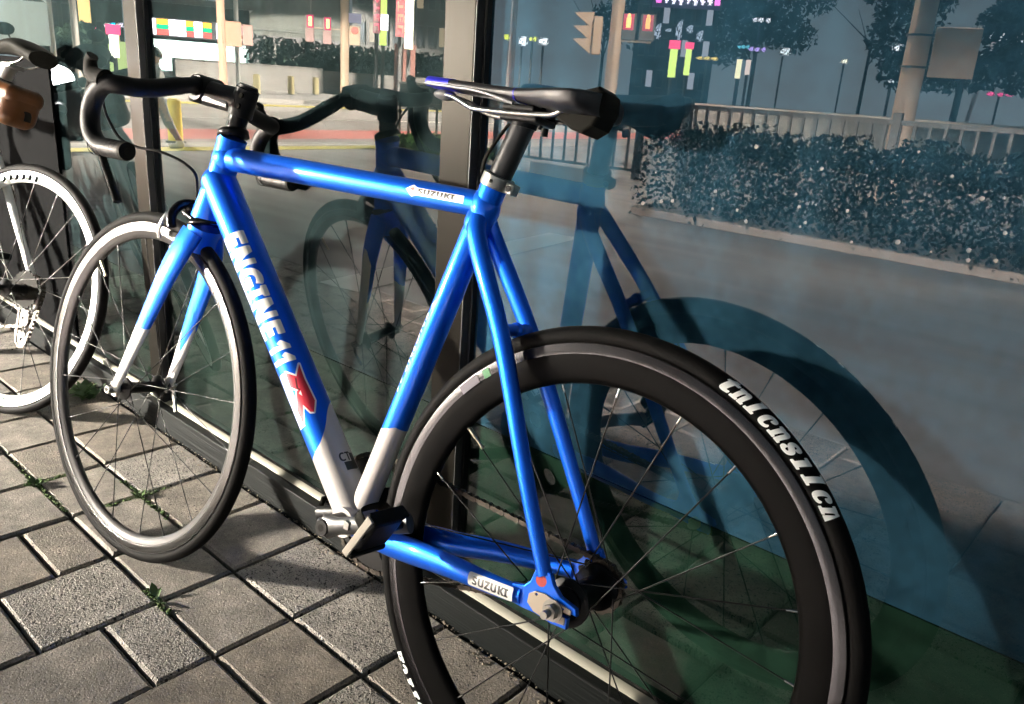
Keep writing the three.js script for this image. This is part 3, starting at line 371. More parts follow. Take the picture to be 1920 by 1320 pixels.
// seat post and saddle
const postTop = q(0.2175, 0.893), postBot = q(0.2465, 0.805);
part('seat_post', [sweep([postBot, postTop], 0.0158, { seg: 24 })], phys(0.016, 0.016, 0.016, 0.36, 0.2, { clearcoat: 0.2 }), bikeA);
{ const cl = part('seat_clamp', [(() => { const g = revolve([[0.0165, -0.0085], [0.0212, -0.0085], [0.0217, -0.007], [0.0217, 0.007], [0.0212, 0.0085], [0.0165, 0.0085]], 32); g.rotateX(-Math.PI / 2); return g; })(), rb(-0.034, -0.018, -0.0075, 0.0075, -0.008, 0.008, 0.003)], std(0.36, 0.35, 0.32, 0.38, 0.9), bikeA, q(0.2435, 0.816)); cl.rotation.z = 0.272; part('clamp_bolt', rod(V3(-0.027, 0, -0.010), V3(-0.027, 0, 0.010), 0.0042), M.blackGloss, cl); part('clamp_hole', rod(V3(-0.006, 0, -0.0212), V3(-0.006, 0, -0.0219), 0.0026), M.blackMatt, cl); }
part('strap', [sweep([q(0.262, 0.822, 0.012), q(0.262, 0.84, 0.012), q(0.248, 0.866, 0.012), q(0.232, 0.89, 0.012)], 0.0022, { n: 12, seg: 6 }), sweep([q(0.262, 0.822, 0.012), q(0.256, 0.842, 0.017), q(0.243, 0.868, 0.017), q(0.232, 0.89, 0.012)], 0.002, { n: 12, seg: 6 })], M.blackMatt, bikeA);
part('post_head', [rod(q(0.2175, 0.888), q(0.2165, 0.902), 0.0172, 0.0172, 20), rb(0.183, 0.243, 0.893, 0.902, -0.024, 0.024, 0.004), rb(0.188, 0.238, 0.9055, 0.913, -0.027, 0.027, 0.003), rod(q(0.192, 0.888, 0), q(0.192, 0.915, 0), 0.0032), rod(q(0.184, 0.880, 0), q(0.184, 0.890, 0), 0.005)], M.black, bikeA);
{ const S = []; // saddle shell, swept from nose to tail
  const N = 40; for (let i = 0; i <= N; i++) { const t = i / N; S.push(q(fl_(t, 0.390, 0.098), 0.9325 + 0.006 * Math.sin(t * Math.PI * 0.9 + 2.6) - 0.002 * Math.pow(t, 3), 0)); }
  const half = t => t < 0.04 ? 0.006 + 0.0125 * Math.sqrt(t / 0.04) : t < 0.45 ? fl_((t - 0.04) / 0.41, 0.0185, 0.0235) : t < 0.92 ? fl_(0.5 - 0.5 * Math.cos(Math.PI * (t - 0.45) / 0.47), 0.0235, 0.062) : 0.062 * Math.sqrt(Math.max(0.05, 1 - Math.pow((t - 0.92) / 0.085, 2) * 0.75));
  const saddleShell = (t0, t1, grow, depth) => { // cross-sections: gently crowned top, side skirts
    const pos = [], nor = [], uv = [], idx = [], K = 24, n = 36; for (let i = 0; i <= n; i++) { const t = fl_(i / n, t0, t1), c = new THREE.CatmullRomCurve3(S).getPoint(t), h = half(t) + grow, dp = depth(t); for (let j = 0; j <= K; j++) { const a = -Math.PI / 2 + 2 * Math.PI * j / K, ca = Math.cos(a), sa = Math.sin(a), x = Math.sign(ca) * Math.pow(Math.abs(ca), 0.75) * h, y = sa > 0 ? Math.pow(sa, 0.9) * (0.0085 + grow) : -Math.pow(-sa, 0.8) * dp * (0.65 + 0.35 * Math.abs(ca)); pos.push(c.x, c.y + y, x); uv.push(t, j / K); } }
    for (let i = 0; i < n; i++) for (let j = 0; j < K; j++) { const a = i * (K + 1) + j, b = a + K + 1; idx.push(a, a + 1, b, b, a + 1, b + 1); }
    for (const e of [0, n]) { const o = e * (K + 1); for (let j = 1; j < K - 1; j++) e ? idx.push(o, o + j, o + j + 1) : idx.push(o, o + j + 1, o + j); }
    const g = new THREE.BufferGeometry(); g.setAttribute('position', new THREE.Float32BufferAttribute(pos, 3)); g.setAttribute('uv', new THREE.Float32BufferAttribute(uv, 2)); g.setIndex(idx); g.computeVertexNormals(); return g; };
  const sd = part('saddle', saddleShell(0, 1, 0, t => 0.006 + 0.020 * Math.pow(Math.max(0, Math.min(1, (t - 0.35) / 0.5)), 1.5)), std(0.010, 0.010, 0.011, 0.45), bikeA);
  part('nose_cover', saddleShell(0.012, 0.175, 0.0006, t => 0.0066), std(0.012, 0.012, 0.42, 0.4), sd);
  part('saddle_stripe', saddleShell(0.57, 0.58, 0.0003, t => 0.0075 + 0.020 * Math.pow(Math.max(0, Math.min(1, (t - 0.35) / 0.5)), 1.5)), std(0.012, 0.012, 0.30, 0.4), sd);
  for (const s of [1, -1]) { part('shell_edge', sweep(Array.from({ length: 26 }, (_, i) => { const t = 0.03 + 0.56 * i / 25, c = new THREE.CatmullRomCurve3(S).getPoint(t); return q(c.x, c.y - 0.003 - 0.012 * Math.pow(Math.max(0, (t - 0.3) / 0.3), 1.6), s * (half(t) - 0.0005)); }), 0.0022, { seg: 8 }), std(0.20, 0.20, 0.20, 0.4, 0.3), sd);
    part('saddle_rail', sweep([q(0.366, 0.921, s * 0.006), q(0.352, 0.9205, s * 0.008), q(0.330, 0.917, s * 0.014), q(0.292, 0.9045, s * 0.021), q(0.278, 0.9030, s * 0.022), q(0.178, 0.9030, s * 0.022), q(0.160, 0.905, s * 0.023), q(0.125, 0.921, s * 0.030), q(0.112, 0.929, s * 0.033)], 0.0036, { n: 50, seg: 12 }), M.alloy, sd); }
  part('rail_socket', [blob(0.357, 0.921, 0, 0.018, 0.007, 0.014)], std(0.12, 0.12, 0.12, 0.45), sd);
}
{ const g = new THREE.ExtrudeGeometry(new THREE.Shape([[0.100, 0.934], [0.106, 0.938], [0.150, 0.926], [0.160, 0.906], [0.132, 0.893], [0.118, 0.890], [0.106, 0.898], [0.098, 0.918]].map(([x, y]) => new THREE.Vector2(x, y))), { depth: 0.034, bevelEnabled: true, bevelSize: 0.004, bevelThickness: 0.006, bevelSegments: 3 }); g.translate(0, 0, -0.017); part('under_saddle_pouch', g, M.blackMatt, bikeA); }

// stem and bars
{ const st = part('stem', [sweep([q(0.7925, 0.8815), q(0.815, 0.884), q(0.86, 0.888), q(0.898, 0.892)], s => [fl_(s, 0.0205, 0.0195), s < 0.15 ? 0.0235 : s > 0.85 ? 0.0225 : 0.0215], { n: 14, seg: 20 }), (() => { const g = new THREE.CylinderGeometry(0.0195, 0.0205, 0.046, 24); g.rotateZ(0.262); g.translate(0.7945, 0.882, 0); return g; })(), sweep([q(0.9, 0.896, 0.023), q(0.9, 0.896, 0.0215), q(0.9, 0.896, -0.0215), q(0.9, 0.896, -0.023)], t => t < 0.01 || t > 0.99 ? 0.021 : 0.0228, { seg: 24, n0: V3(1, 0, 0) })], M.black, bikeA);
  part('spacers', rod(q(0.8085, 0.835), q(0.799, 0.868), 0.0162, 0.0162, 24), M.blackGloss, st); part('top_cap', rod(q(0.7885, 0.905), q(0.7872, 0.910), 0.0175, 0.015, 20), M.black, st); part('stem_bolt', [rod(q(0.777, 0.890, 0.017), q(0.777, 0.890, 0.0205), 0.0045), rod(q(0.7815, 0.873, 0.017), q(0.7815, 0.873, 0.0205), 0.0045)], M.blackMatt, st);
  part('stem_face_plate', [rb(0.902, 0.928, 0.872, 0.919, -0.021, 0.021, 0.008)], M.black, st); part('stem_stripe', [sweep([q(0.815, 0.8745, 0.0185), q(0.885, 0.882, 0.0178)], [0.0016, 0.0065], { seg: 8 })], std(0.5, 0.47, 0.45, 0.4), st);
}
const HW = 0.1745;
const qb = (u, v, w) => q(u - 0.09 * w, v, w);               // bars turned a little to the left
for (const s of [1, -1]) {
  const top = [qb(0.9, 0.898, s * 0.0), qb(0.9, 0.897, s * 0.03), qb(0.9, 0.889, s * 0.06), qb(0.9, 0.876, s * 0.10), qb(0.9, 0.868, s * 0.135), qb(0.906, 0.866, s * 0.160), qb(0.925, 0.863, s * (HW - 0.002)), qb(0.948, 0.846, s * HW), qb(0.958, 0.818, s * HW), qb(0.949, 0.788, s * HW), qb(0.924, 0.769, s * HW), qb(0.885, 0.7655, s * HW), qb(0.842, 0.7655, s * HW)];
  const hb = part('handlebar', sweep(top, t => t < 0.08 ? 0.0158 : t < 0.14 ? 0.0135 : 0.0147, { n: 90, seg: 16, n0: V3(0, 1, 0) }), M.tape, bikeA);
  part('bar_plug', [rod(qb(0.843, 0.7655, s * HW), qb(0.838, 0.7655, s * HW), 0.0152, 0.0140, 20), rod(qb(0.838, 0.7655, s * HW), qb(0.8365, 0.7655, s * HW), 0.005)], M.blackMatt, hb);
  part('tape_wrap', Array.from({ length: 7 }, (_, i) => { const g = new THREE.TorusGeometry(0.0145, 0.0006, 6, 20); g.rotateY(Math.PI / 2 - 0.18); g.translate(0.852 + i * 0.0125 - 0.09 * s * HW, 0.7655, -s * HW); return g; }), M.tape, hb);
  const hood = part('brake_hood', sweep([qb(0.922, 0.868, s * HW), qb(0.950, 0.872, s * HW), qb(0.968, 0.880, s * HW), qb(0.974, 0.898, s * HW), qb(0.970, 0.905, s * HW)], t => [fl_(t, 0.0155, 0.009), fl_(t, 0.0175, 0.010)], { n: 14, seg: 16 }), M.blackMatt, bikeA);
  if (s > 0) part('brake_lever', sweep([qb(0.968, 0.868, s * (HW - 0.001)), qb(0.980, 0.842, s * (HW - 0.006)), qb(0.972, 0.800, s * (HW - 0.013)), qb(0.935, 0.745, s * (HW - 0.018)), qb(0.905, 0.708, s * (HW - 0.020)), qb(0.884, 0.684, s * (HW - 0.020))], t => [0.0065, fl_(t, 0.0065, 0.0045)], { n: 30, seg: 10 }), M.blackMatt, hood);
}
part('brake_cable', sweep([q(0.945, 0.855, 0.160), q(0.968, 0.820, 0.135), q(0.964, 0.786, 0.110), q(0.940, 0.777, 0.096), q(0.898, 0.776, 0.075), q(0.868, 0.766, 0.050), q(0.862, 0.752, 0.030), q(0.885, 0.728, 0.006), q(0.906, 0.712, -0.010), q(0.912, 0.696, -0.014), q(0.910, 0.684, -0.014)], 0.0026, { n: 60, seg: 8 }), M.black, bikeA);
{ const bc = part('brake_caliper', [sweep([q(0.902, 0.652, 0.034), q(0.908, 0.672, 0.033), q(0.908, 0.692, 0.018), q(0.905, 0.696, 0), q(0.908, 0.692, -0.018), q(0.908, 0.672, -0.033), q(0.902, 0.650, -0.034)], [0.0075, 0.0085], { n: 40, seg: 12, n0: V3(1, 0, 0) }), rod(q(0.862, 0.662), q(0.920, 0.680), 0.0065), blob(0.906, 0.690, 0, 0.014, 0.013, 0.014)], M.blackGloss, bikeA);
  part('brake_pad', [rb(0.886, 0.924, 0.632, 0.644, -0.026, -0.0155, 0.003)], M.blackMatt, bc); part('brake_pad', [rb(0.886, 0.924, 0.632, 0.644, 0.0155, 0.026, 0.003)], M.blackMatt, bc);
  part('release_arm', [sweep([q(0.918, 0.674, 0.036), q(0.924, 0.660, 0.040), q(0.932, 0.640, 0.039), q(0.934, 0.628, 0.036)], t => [0.0028, fl_(t, 0.004, 0.0055)], { n: 14, seg: 10 })], M.alloy, bc); }

// ================================================================ the second bicycle, cut by the edge of the picture
const bikeB = thing('road_bicycle', 'white-framed road bicycle with pale deep rims and derailleur parked against the glass', 'bicycle');
placeBike(bikeB, -2.33275, 0.2742, -0.30274, 0.29018);
{
  const B = bikeB, wf = phys(0.74, 0.75, 0.72, 0.35, 0.05, { clearcoat: 0.6 }), bb = q(0.405, 0.268), fw = q(0.985, 0.334);
  part('seat_tube', sweep([q(0.232, 0.80), bb], [0.016, 0.017], { seg: 20 }), wf, B); part('top_tube', sweep([q(0.80, 0.80), q(0.245, 0.765)], [0.0155, 0.018], { seg: 20 }), wf, B);
  part('down_tube', sweep([q(0.83, 0.72), bb], 0.022, { seg: 20 }), wf, B); part('head_tube', sweep([q(0.79, 0.84), q(0.835, 0.68)], 0.021, { seg: 20 }), wf, B);
  part('bottom_bracket_shell', rod(q(bb.x, bb.y, 0.035), q(bb.x, bb.y, -0.035), 0.022, 0.022, 20), wf, B);
  for (const s of [1, -1]) {
    part('seat_stay', sweep([q(0.245, 0.762, s * 0.012), q(0.20, 0.68, s * 0.03), q(0.10, 0.50, s * 0.048), q(0.018, 0.352, s * 0.062)], t => [0.0095, fl_(t, 0.0125, 0.0105)], { seg: 14, n: 16 }), wf, B);
    part('chain_stay', sweep([q(0.39, 0.270, s * 0.025), q(0.30, 0.282, s * 0.04), q(0.12, 0.315, s * 0.058), q(0.01, 0.333, s * 0.064)], t => [0.009, fl_(t, 0.015, 0.010)], { seg: 14, n: 16 }), wf, B);
    part('dropout', plate([[0.022, 0.334], [0.018, 0.352], [0.004, 0.350], [-0.007, 0.336], [-0.004, 0.326], [0.01, 0.324]], 0.007, 0.001), wf, B, V3(0, 0, -s * 0.064));
    part('fork_blade', sweep([q(0.845, 0.655, s * 0.03), q(0.87, 0.6, s * 0.04), q(0.96, 0.38, s * 0.05), q(0.985, 0.334, s * 0.052)], t => [0.008, fl_(t, 0.02, 0.009)], { seg: 14, n: 14 }), wf, B);
    const bar = part('handlebar', sweep([q(0.885, 0.86, 0), q(0.885, 0.862, s * 0.15), q(0.90, 0.86, s * 0.195), q(0.955, 0.845, s * 0.20), q(0.972, 0.80, s * 0.20), q(0.94, 0.742, s * 0.20), q(0.84, 0.735, s * 0.20)], 0.0148, { n: 50, seg: 12, n0: V3(0, 1, 0) }), M.tape, B);
    part('brake_hood', sweep([q(0.93, 0.86, s * 0.20), q(0.975, 0.872, s * 0.20), q(0.99, 0.90, s * 0.20)], [0.014, 0.016], { n: 8, seg: 12 }), M.blackMatt, bar);
  }
  part('fork_crown', sweep([q(0.837, 0.675), q(0.85, 0.635)], [0.034, 0.024], { seg: 20 }), wf, B);
  part('stem', sweep([q(0.785, 0.868), q(0.885, 0.862)], [0.016, 0.018], { seg: 16 }), M.black, B);
  const rim = phys(0.74, 0.75, 0.71, 0.35, 0.15, { clearcoat: 0.4 }), ink = std(0.02, 0.02, 0.02, 0.5), teal = std(0.0, 0.40, 0.27, 0.4);
  const lett = []; for (let i = 0; i < 6; i++) lett.push([0.289, 0.303, 1.70 - i * 0.085, 1.665 - i * 0.085, ink]);
  const o = { ri: 0.284, hw: 0.0118, rt: 0.0125, rim, spokes: 20, phase: 0.2, spokeMat: std(0.07, 0.07, 0.066, 0.4, 0.8), nipple: M.darkAlloy, fw: 0.03, flange: 0.02, rimMarks: [...lett, [0.289, 0.301, 4.60, 4.95, teal]] };
  const rw = wheel(B, 'rear_wheel', q(0, 0.334), o); wheel(B, 'front_wheel', fw, o);
  const cass = []; [12, 14, 16, 19, 22, 25].forEach((t, i) => cass.push(sprocket(V3(0, 0, 0), t, -0.046 + i * 0.0042, 0.002, [], 0.016))); part('cassette', cass, M.blackMatt, rw);
  part('hub_cap', [revolve([[0.003, -0.062], [0.012, -0.060], [0.013, -0.050], [0.004, -0.048]], 18)], M.alloy, rw);
  // derailleur hanging below the cassette, with its cage and two pulleys
  const der = new THREE.Group(); der.name = 'derailleur'; B.add(der); const dz = 0.058;
  part('derailleur_body', [sweep([V3(-0.004, 0.322, dz + 0.012), V3(0.006, 0.296, dz + 0.016), V3(0.018, 0.268, dz + 0.012)], [0.009, 0.013], { n: 10, seg: 12 })], M.darkAlloy, der);
  part('cage', [plate([[0.010, 0.272], [0.030, 0.270], [0.034, 0.245], [0.024, 0.215], [0.030, 0.196], [0.018, 0.182], [0.002, 0.188], [0.004, 0.206], [0.014, 0.222], [0.016, 0.25]], 0.003, 0.0004, [[0.021, 0.255, 0.007], [0.016, 0.196, 0.008]])], std(0.3, 0.3, 0.28, 0.4, 0.8), der, V3(0, 0, dz - 0.003));
  for (const [x, y] of [[0.021, 0.255], [0.016, 0.196]]) { const g = sprocket(V3(x, y, 0), 11, -dz + 0.008, 0.005, [], 0.004); part('pulley', g, M.black, der); }
  const cw = -(dz - 0.008); part('chain', [...chainLoop(V3(bb.x, bb.y, 0), 0.098, V3(0.021, 0.255, 0), 0.0235, cw)], M.chain, B); part('chain_run', chainLoop(V3(0.016, 0.196, 0), 0.021, V3(0, 0.334, 0), 0.040, cw), M.chain, B);
  part('chainring', sprocket(V3(bb.x, bb.y, 0), 48, cw, 0.004, [], 0.05), M.darkAlloy, B);
  for (const s of [1, -1]) part('crank_arm', [sweep([q(bb.x, bb.y, s * 0.066), q(bb.x + s * 0.10, bb.y - s * 0.134, s * 0.074)], [0.008, 0.013], { seg: 12 }), rod(q(bb.x, bb.y, s * 0.03), q(bb.x, bb.y, s * 0.07), 0.014)], M.darkAlloy, B);
  for (const s of [1, -1]) part('pedal', [rb(bb.x + s * 0.10 - 0.04, bb.x + s * 0.10 + 0.04, bb.y - s * 0.134 - 0.01, bb.y - s * 0.134 + 0.01, s > 0 ? -0.165 : 0.085, s > 0 ? -0.085 : 0.165, 0.005)], M.black, B);
  part('seat_post', sweep([q(0.236, 0.79), q(0.165, 0.905)], 0.0140, { seg: 16 }), M.black, B);
  part('post_head', [rod(q(0.175, 0.888), q(0.160, 0.918), 0.020), rb(0.125, 0.195, 0.912, 0.922, -0.022, 0.022, 0.003)], M.alloyRough, B);
  const S = []; for (let i = 0; i <= 24; i++) { const t = i / 24; S.push(q(fl_(t, 0.285, 0.030), 0.962 - 0.020 * Math.pow(t, 6) - 0.008 * Math.pow(1 - t, 3) + 0.010 * Math.sin(Math.PI * t))); }
  const sd = part('saddle', sweep(S, t => [t < 0.06 ? 0.008 + 0.2 * t : t < 0.4 ? 0.022 + 0.01 * t : fl_(Math.min(1, (t - 0.4) / 0.4), 0.026, 0.060) * (t > 0.9 ? 1 - 3.2 * (t - 0.9) : 1), 0.010 + 0.013 * Math.min(1, t * 1.6)], { seg: 20 }), M.blackMatt, B);
  for (const s of [1, -1]) part('saddle_rail', sweep([q(0.25, 0.945, s * 0.008), q(0.215, 0.925, s * 0.02), q(0.10, 0.925, s * 0.024), q(0.045, 0.945, s * 0.035)], 0.0035, { n: 20, seg: 8 }), M.alloy, sd);
}
{ // brown bag strapped behind its seat post
  const o = thing('saddle_bag', 'brown rounded leather pouch strapped under the saddle of the white bicycle', 'bag'); o.position.copy(bikeB.position); o.quaternion.copy(bikeB.quaternion);
  const lea = phys(0.055, 0.019, 0.004, 0.4, 0, { clearcoat: 0.25, clearcoatRoughness: 0.25, specularIntensity: 0.3 }); const g = new RoundedBoxGeometry(0.085, 0.105, 0.105, 5, 0.03); g.rotateZ(0.18); g.translate(0.112, 0.812, 0);
  const bag = part('pouch', g, lea, o); part('strap', [sweep([q(0.13, 0.862, 0), q(0.15, 0.875, 0), q(0.172, 0.868, 0)], [0.012, 0.003], { n: 6, seg: 8 }), sweep([q(0.06, 0.80, 0.0), q(0.055, 0.790, 0.0), q(0.056, 0.775, 0)], [0.010, 0.003], { n: 6, seg: 8 })], M.blackMatt, o); part('bag_flap', (() => { const f = new RoundedBoxGeometry(0.089, 0.05, 0.108, 4, 0.022); f.rotateZ(0.18); f.translate(0.107, 0.842, 0); return f; })(), lea, o);
}

// ================================================================ weeds in the joints, grit along the wall
{
  const leafMats = [std(0.045, 0.10, 0.022, 0.6), std(0.07, 0.13, 0.035, 0.6), std(0.03, 0.07, 0.018, 0.6)];
  const leaf = (L, W, curl) => { const pos = [], idx = [], n = 5; for (let i = 0; i <= n; i++) { const t = i / n, w = W * Math.sin(Math.PI * Math.pow(t, 0.8)) * 0.5 + 0.0003, y = L * 0.75 * t - curl * t * t, z = L * 0.65 * t; pos.push(-w, y + w * 0.3, z, 0, y, z, w, y + w * 0.3, z); } for (let i = 0; i < n; i++) for (const j of [0, 1]) { const a = i * 3 + j; idx.push(a, a + 1, a + 3, a + 1, a + 4, a + 3); } const g = new THREE.BufferGeometry(); g.setAttribute('position', new THREE.Float32BufferAttribute(pos, 3)); g.setIndex(idx); g.computeVertexNormals(); return g; };
  const weeds = [[-1.262, 0.335, 8, 0.036, 'small green weed with narrow leaves by the blue bicycle front wheel'], [-1.842, 0.346, 22, 0.030, 'mossy tuft of weed at a paving corner between the two bicycles'], [-1.655, 0.196, 16, 0.024, 'low green weed seen through the front wheel of the blue bicycle'], [-2.30, 0.06, 30, 0.075, 'leafy green weed at the wall foot behind the white bicycle']];
  let R = rng(5);
  for (const [x, z, n, L, label] of weeds) { const w = thing('weed', label, 'weed', V3(x, -0.004, z)); for (let i = 0; i < n; i++) { const l = L * (0.5 + R() * 0.7), m = part('leaf', leaf(l, l * (0.22 + R() * 0.2), l * (0.1 + R() * 0.4)), leafMats[Math.floor(R() * 3)], w, V3((R() - 0.5) * L * 0.9, 0, (R() - 0.5) * L * 0.5)); m.rotation.y = R() * 6.283; } }
  // moss along the joints about them, and grit at the foot of the wall
  const bits = []; R = rng(9); for (let i = 0; i < 900; i++) { const x = -2.6 + R() * 2.9, z = 0.002 + Math.pow(R(), 2.2) * 0.03, s = 0.0008 + R() * R() * 0.0026; const g = new THREE.IcosahedronGeometry(s, 0); g.scale(1, 0.7, 1.2); g.rotateY(R() * 6); g.translate(x, s * 0.5 - 0.001, z); bits.push(g); }
  single('grit', bits, std(0.22, 0.18, 0.13, 0.9), 'pale crumbs of grit and leaf litter along the wall foot', 'grit', null, 'stuff');
  const moss = []; for (const [x, z, dx, dz, n] of [[-1.842, 0.342, 0.16, 0.006, 90], [-1.855, 0.30, 0.006, 0.06, 60], [-1.65, 0.2, 0.006, 0.07, 60], [-1.63, 0.196, 0.12, 0.006, 60], [-1.265, 0.34, 0.05, 0.006, 30]]) for (let i = 0; i < n; i++) { const g = new THREE.IcosahedronGeometry(0.002 + R() * 0.0025, 0); g.translate(x + (R() - 0.5) * 2 * dx, -0.004 + R() * 0.003, z + (R() - 0.5) * 2 * dz); moss.push(g); }
  single('moss', moss, std(0.05, 0.085, 0.02, 0.9), 'green moss growing in the paving joints', 'moss', null, 'stuff');
}

// ================================================================ the street behind the viewer, seen in the glass
// floodlight on its post
{ const o = thing('floodlight', 'white floodlight on a slim dark post at the end of the hedge', 'floodlight', V3(FLOOD.x, 0, FLOOD.z), Math.atan2(-1.1 - FLOOD.x, -FLOOD.z));
  part('post', rod(V3(0, 0, 0), V3(0, 1.6, 0), 0.03, 0.025), M.darkAlloy, o); part('housing', rb(-0.085, 0.085, 1.6, 1.84, -0.09, 0.05, 0.012), M.darkAlloy, o); part('lamp_face', bx(-0.07, 0.07, 1.63, 1.81, 0.0505, 0.0545), glow(1, 0.95, 0.85, 12), o); }
{ const o = thing('added_eave_lamp', 'added unseen lamp on a bracket, brightening the forecourt for the glass front', 'lamp', V3(EAVE_FILL.x, EAVE_FILL.y, EAVE_FILL.z)); part('lamp_lens', rod(V3(0, 0.0, 0), V3(0, 0.03, 0), 0.07, 0.07, 16), glow(1, 0.95, 0.88, 3), o); part('shade', revolve([[0.075, -0.03], [0.10, -0.05], [0.10, 0.12], [0.02, 0.14]].map(([r, z]) => [r, z]), 24).rotateX(-Math.PI / 2).translate(0, 0.03, 0), M.darkAlloy, o); part('bracket', bx(-0.02, 0.02, 0.13, 0.17, -0.80, 0.02), M.darkAlloy, o); }
// tall road lamps
LAMPS.forEach(([x, y, z], i) => { const o = thing('road_lamp', ['tall road lamp between the crossing and the red cycle lane', 'tall road lamp over the road before the lit corner shop', 'tall road lamp beside the grey boundary wall', 'added tall road lamp brightening the large pale facade', 'added tall road lamp brightening the park trees and wall'][i], 'street lamp', V3(x + 0.9, -0.1, z)); part('pole', [rod(V3(0, 0, 0), V3(0, y, 0), 0.08, 0.05), sweep([V3(0, y, 0), V3(-0.25, y + 0.2, 0), V3(-0.65, y + 0.26, 0)], 0.03, { n: 8, seg: 8 })], std(0.3, 0.29, 0.27, 0.6, 0.4), o); part('lamp_head', rb(-1.15, -0.6, y + 0.2, y + 0.3, -0.11, 0.11, 0.03), std(0.35, 0.34, 0.32, 0.5, 0.4), o); part('lamp_glass', bx(-1.1, -0.7, y + 0.17, y + 0.199, -0.08, 0.08), glow(1, 0.92, 0.75, 8), o); });

// hedge, kerb and railings of the verge
function leafMass(n, box, seed, size, shape) { // many small leaf faces through a volume
  const R = rng(seed), pos = new Float32Array(n * 18), nor = new Float32Array(n * 18), v = V3(0, 0, 0), a = V3(0, 0, 0), b = V3(0, 0, 0), c = V3(0, 0, 0); let k = 0;
  for (let i = 0; i < n; i++) {
    do { v.set(R() * 2 - 1, R() * 2 - 1, R() * 2 - 1); } while (!shape(v, R));
    a.set(R() - 0.5, R() - 0.5, R() - 0.5).normalize(); b.set(R() - 0.5, R() - 0.5, R() - 0.5).cross(a).normalize(); c.copy(a).cross(b);
    const s = size * (0.6 + R() * 0.8), p = [[-1, 0], [0, 0.55], [1, 0], [-1, 0], [1, 0], [0, -0.55]];
    for (const [x, y] of p) { pos[k] = box[0] + v.x * box[3] + (b.x * x + c.x * y) * s; nor[k++] = a.x; pos[k] = box[1] + v.y * box[4] + (b.y * x + c.y * y) * s; nor[k++] = a.y; pos[k] = box[2] + v.z * box[5] + (b.z * x + c.z * y) * s; nor[k++] = a.z; }
  }
  const g = new THREE.BufferGeometry(); g.setAttribute('position', new THREE.BufferAttribute(pos, 3)); g.setAttribute('normal', new THREE.BufferAttribute(nor, 3)); return g;
}
const foliage = (r, g, b) => phys(r, g, b, 0.6, 0, { specularIntensity: 0.12 });
const hedgeShape = (v, R) => { const bump = 0.12 * Math.sin(v.x * 23) + 0.08 * Math.sin(v.x * 57 + 1); return v.y < 0.82 + bump && Math.abs(v.z) < 0.9 + bump * 0.5 && (Math.abs(v.z) > 0.5 || v.y > 0.3 || R() < 0.25); };
for (const [x0, x1, z0, z1, h, seed, label] of [[-3.7, 1.4, 4.6, 5.7, 0.76, 41, 'clipped dark hedge with pale blossoms bordering the concrete forecourt'], [1.45, 8, 4.9, 6.0, 0.74, 42, 'clipped dark hedge continuing past the forecourt']]) {
  const o = thing('hedge', label, 'hedge', V3((x0 + x1) / 2, 0, (z0 + z1) / 2)), L = (x1 - x0) / 2;
  part('foliage', leafMass(26000, [0, h / 2, 0, L, h / 2, (z1 - z0) / 2], seed, 0.021, hedgeShape), foliage(0.0035, 0.0085, 0.0055), o);
  part('soil', rb(-L, L, -0.02, 0.06, -(z1 - z0) / 2 + 0.04, (z1 - z0) / 2 - 0.04, 0.02), std(0.06, 0.05, 0.04, 0.95), o);
  const R = rng(seed + 3), fl = []; for (let i = 0; i < 46; i++) { const s = 0.006 + R() * 0.012, low = R() < 0.6; fl.push(blob((R() * 2 - 1) * L, low ? 0.08 + R() * 0.1 : 0.25 + R() * 0.45, -(z1 - z0) / 2 - (low ? 0.02 : -0.02), s, s, s, 6)); } const bl = part('blossom', fl, std(0.6, 0.57, 0.5, 0.8), o); bl.userData.kind = 'stuff';
}
function railing(name, label, p0, p1, h, gap, mat, thick = 0.012, group) {
  const L = p0.distanceTo(p1), o = thing(name, label, 'railing', p0.clone(), Math.atan2(-(p1.z - p0.z), p1.x - p0.x), group);
  part('top_rail', bx(0, L, h - 0.04, h, -0.02, 0.02), mat, o); part('bottom_rail', bx(0, L, 0.08, 0.11, -0.015, 0.015), mat, o);
  const n = Math.round(L / gap), g = bx(-thick, thick, 0.11, h - 0.04, -thick, thick); for (let i = 0; i <= n; i++) part('baluster', g, mat, o, V3(L * i / n, 0, 0));
  const pg = bx(-0.035, 0.035, 0, h + 0.06, -0.035, 0.035), k = Math.max(1, Math.round(L / 2)); for (let i = 0; i <= k; i++) part('post', pg, mat, o, V3(fl_(i / k, 0.04, L - 0.04), 0, 0)); return o;
}
railing('pedestrian_railing', 'dark slim railing between the crossing and the verge', V3(-9.3, 0, 6.6), V3(-5.2, 0, 7.0), 0.62, 0.17, std(0.05, 0.045, 0.04, 0.5, 0.4));
railing('pedestrian_railing', 'pale railing standing behind the clipped hedge', V3(-4.4, 0, 6.5), V3(7.5, 0, 7.2), 0.86, 0.12, std(0.09, 0.09, 0.082, 0.8));
single('kerb_block', rb(-5.9, -4.95, 0, 0.16, 5.9, 6.15, 0.015), std(0.62, 0.61, 0.58, 0.8), 'white concrete kerb block at the end of the clipped hedge', 'kerb block');
{ const o = thing('shrub', 'low green shrub by the dark slim railing', 'shrub', V3(-7.4, 0, 5.9)); part('foliage', leafMass(3500, [0, 0.14, 0, 0.9, 0.16, 0.4], 61, 0.03, v => v.lengthSq() < 1), foliage(0.05, 0.11, 0.035), o); part('stem', rod(V3(0, 0, 0), V3(0, 0.1, 0), 0.03, 0.02), std(0.06, 0.045, 0.03, 0.9), o); }

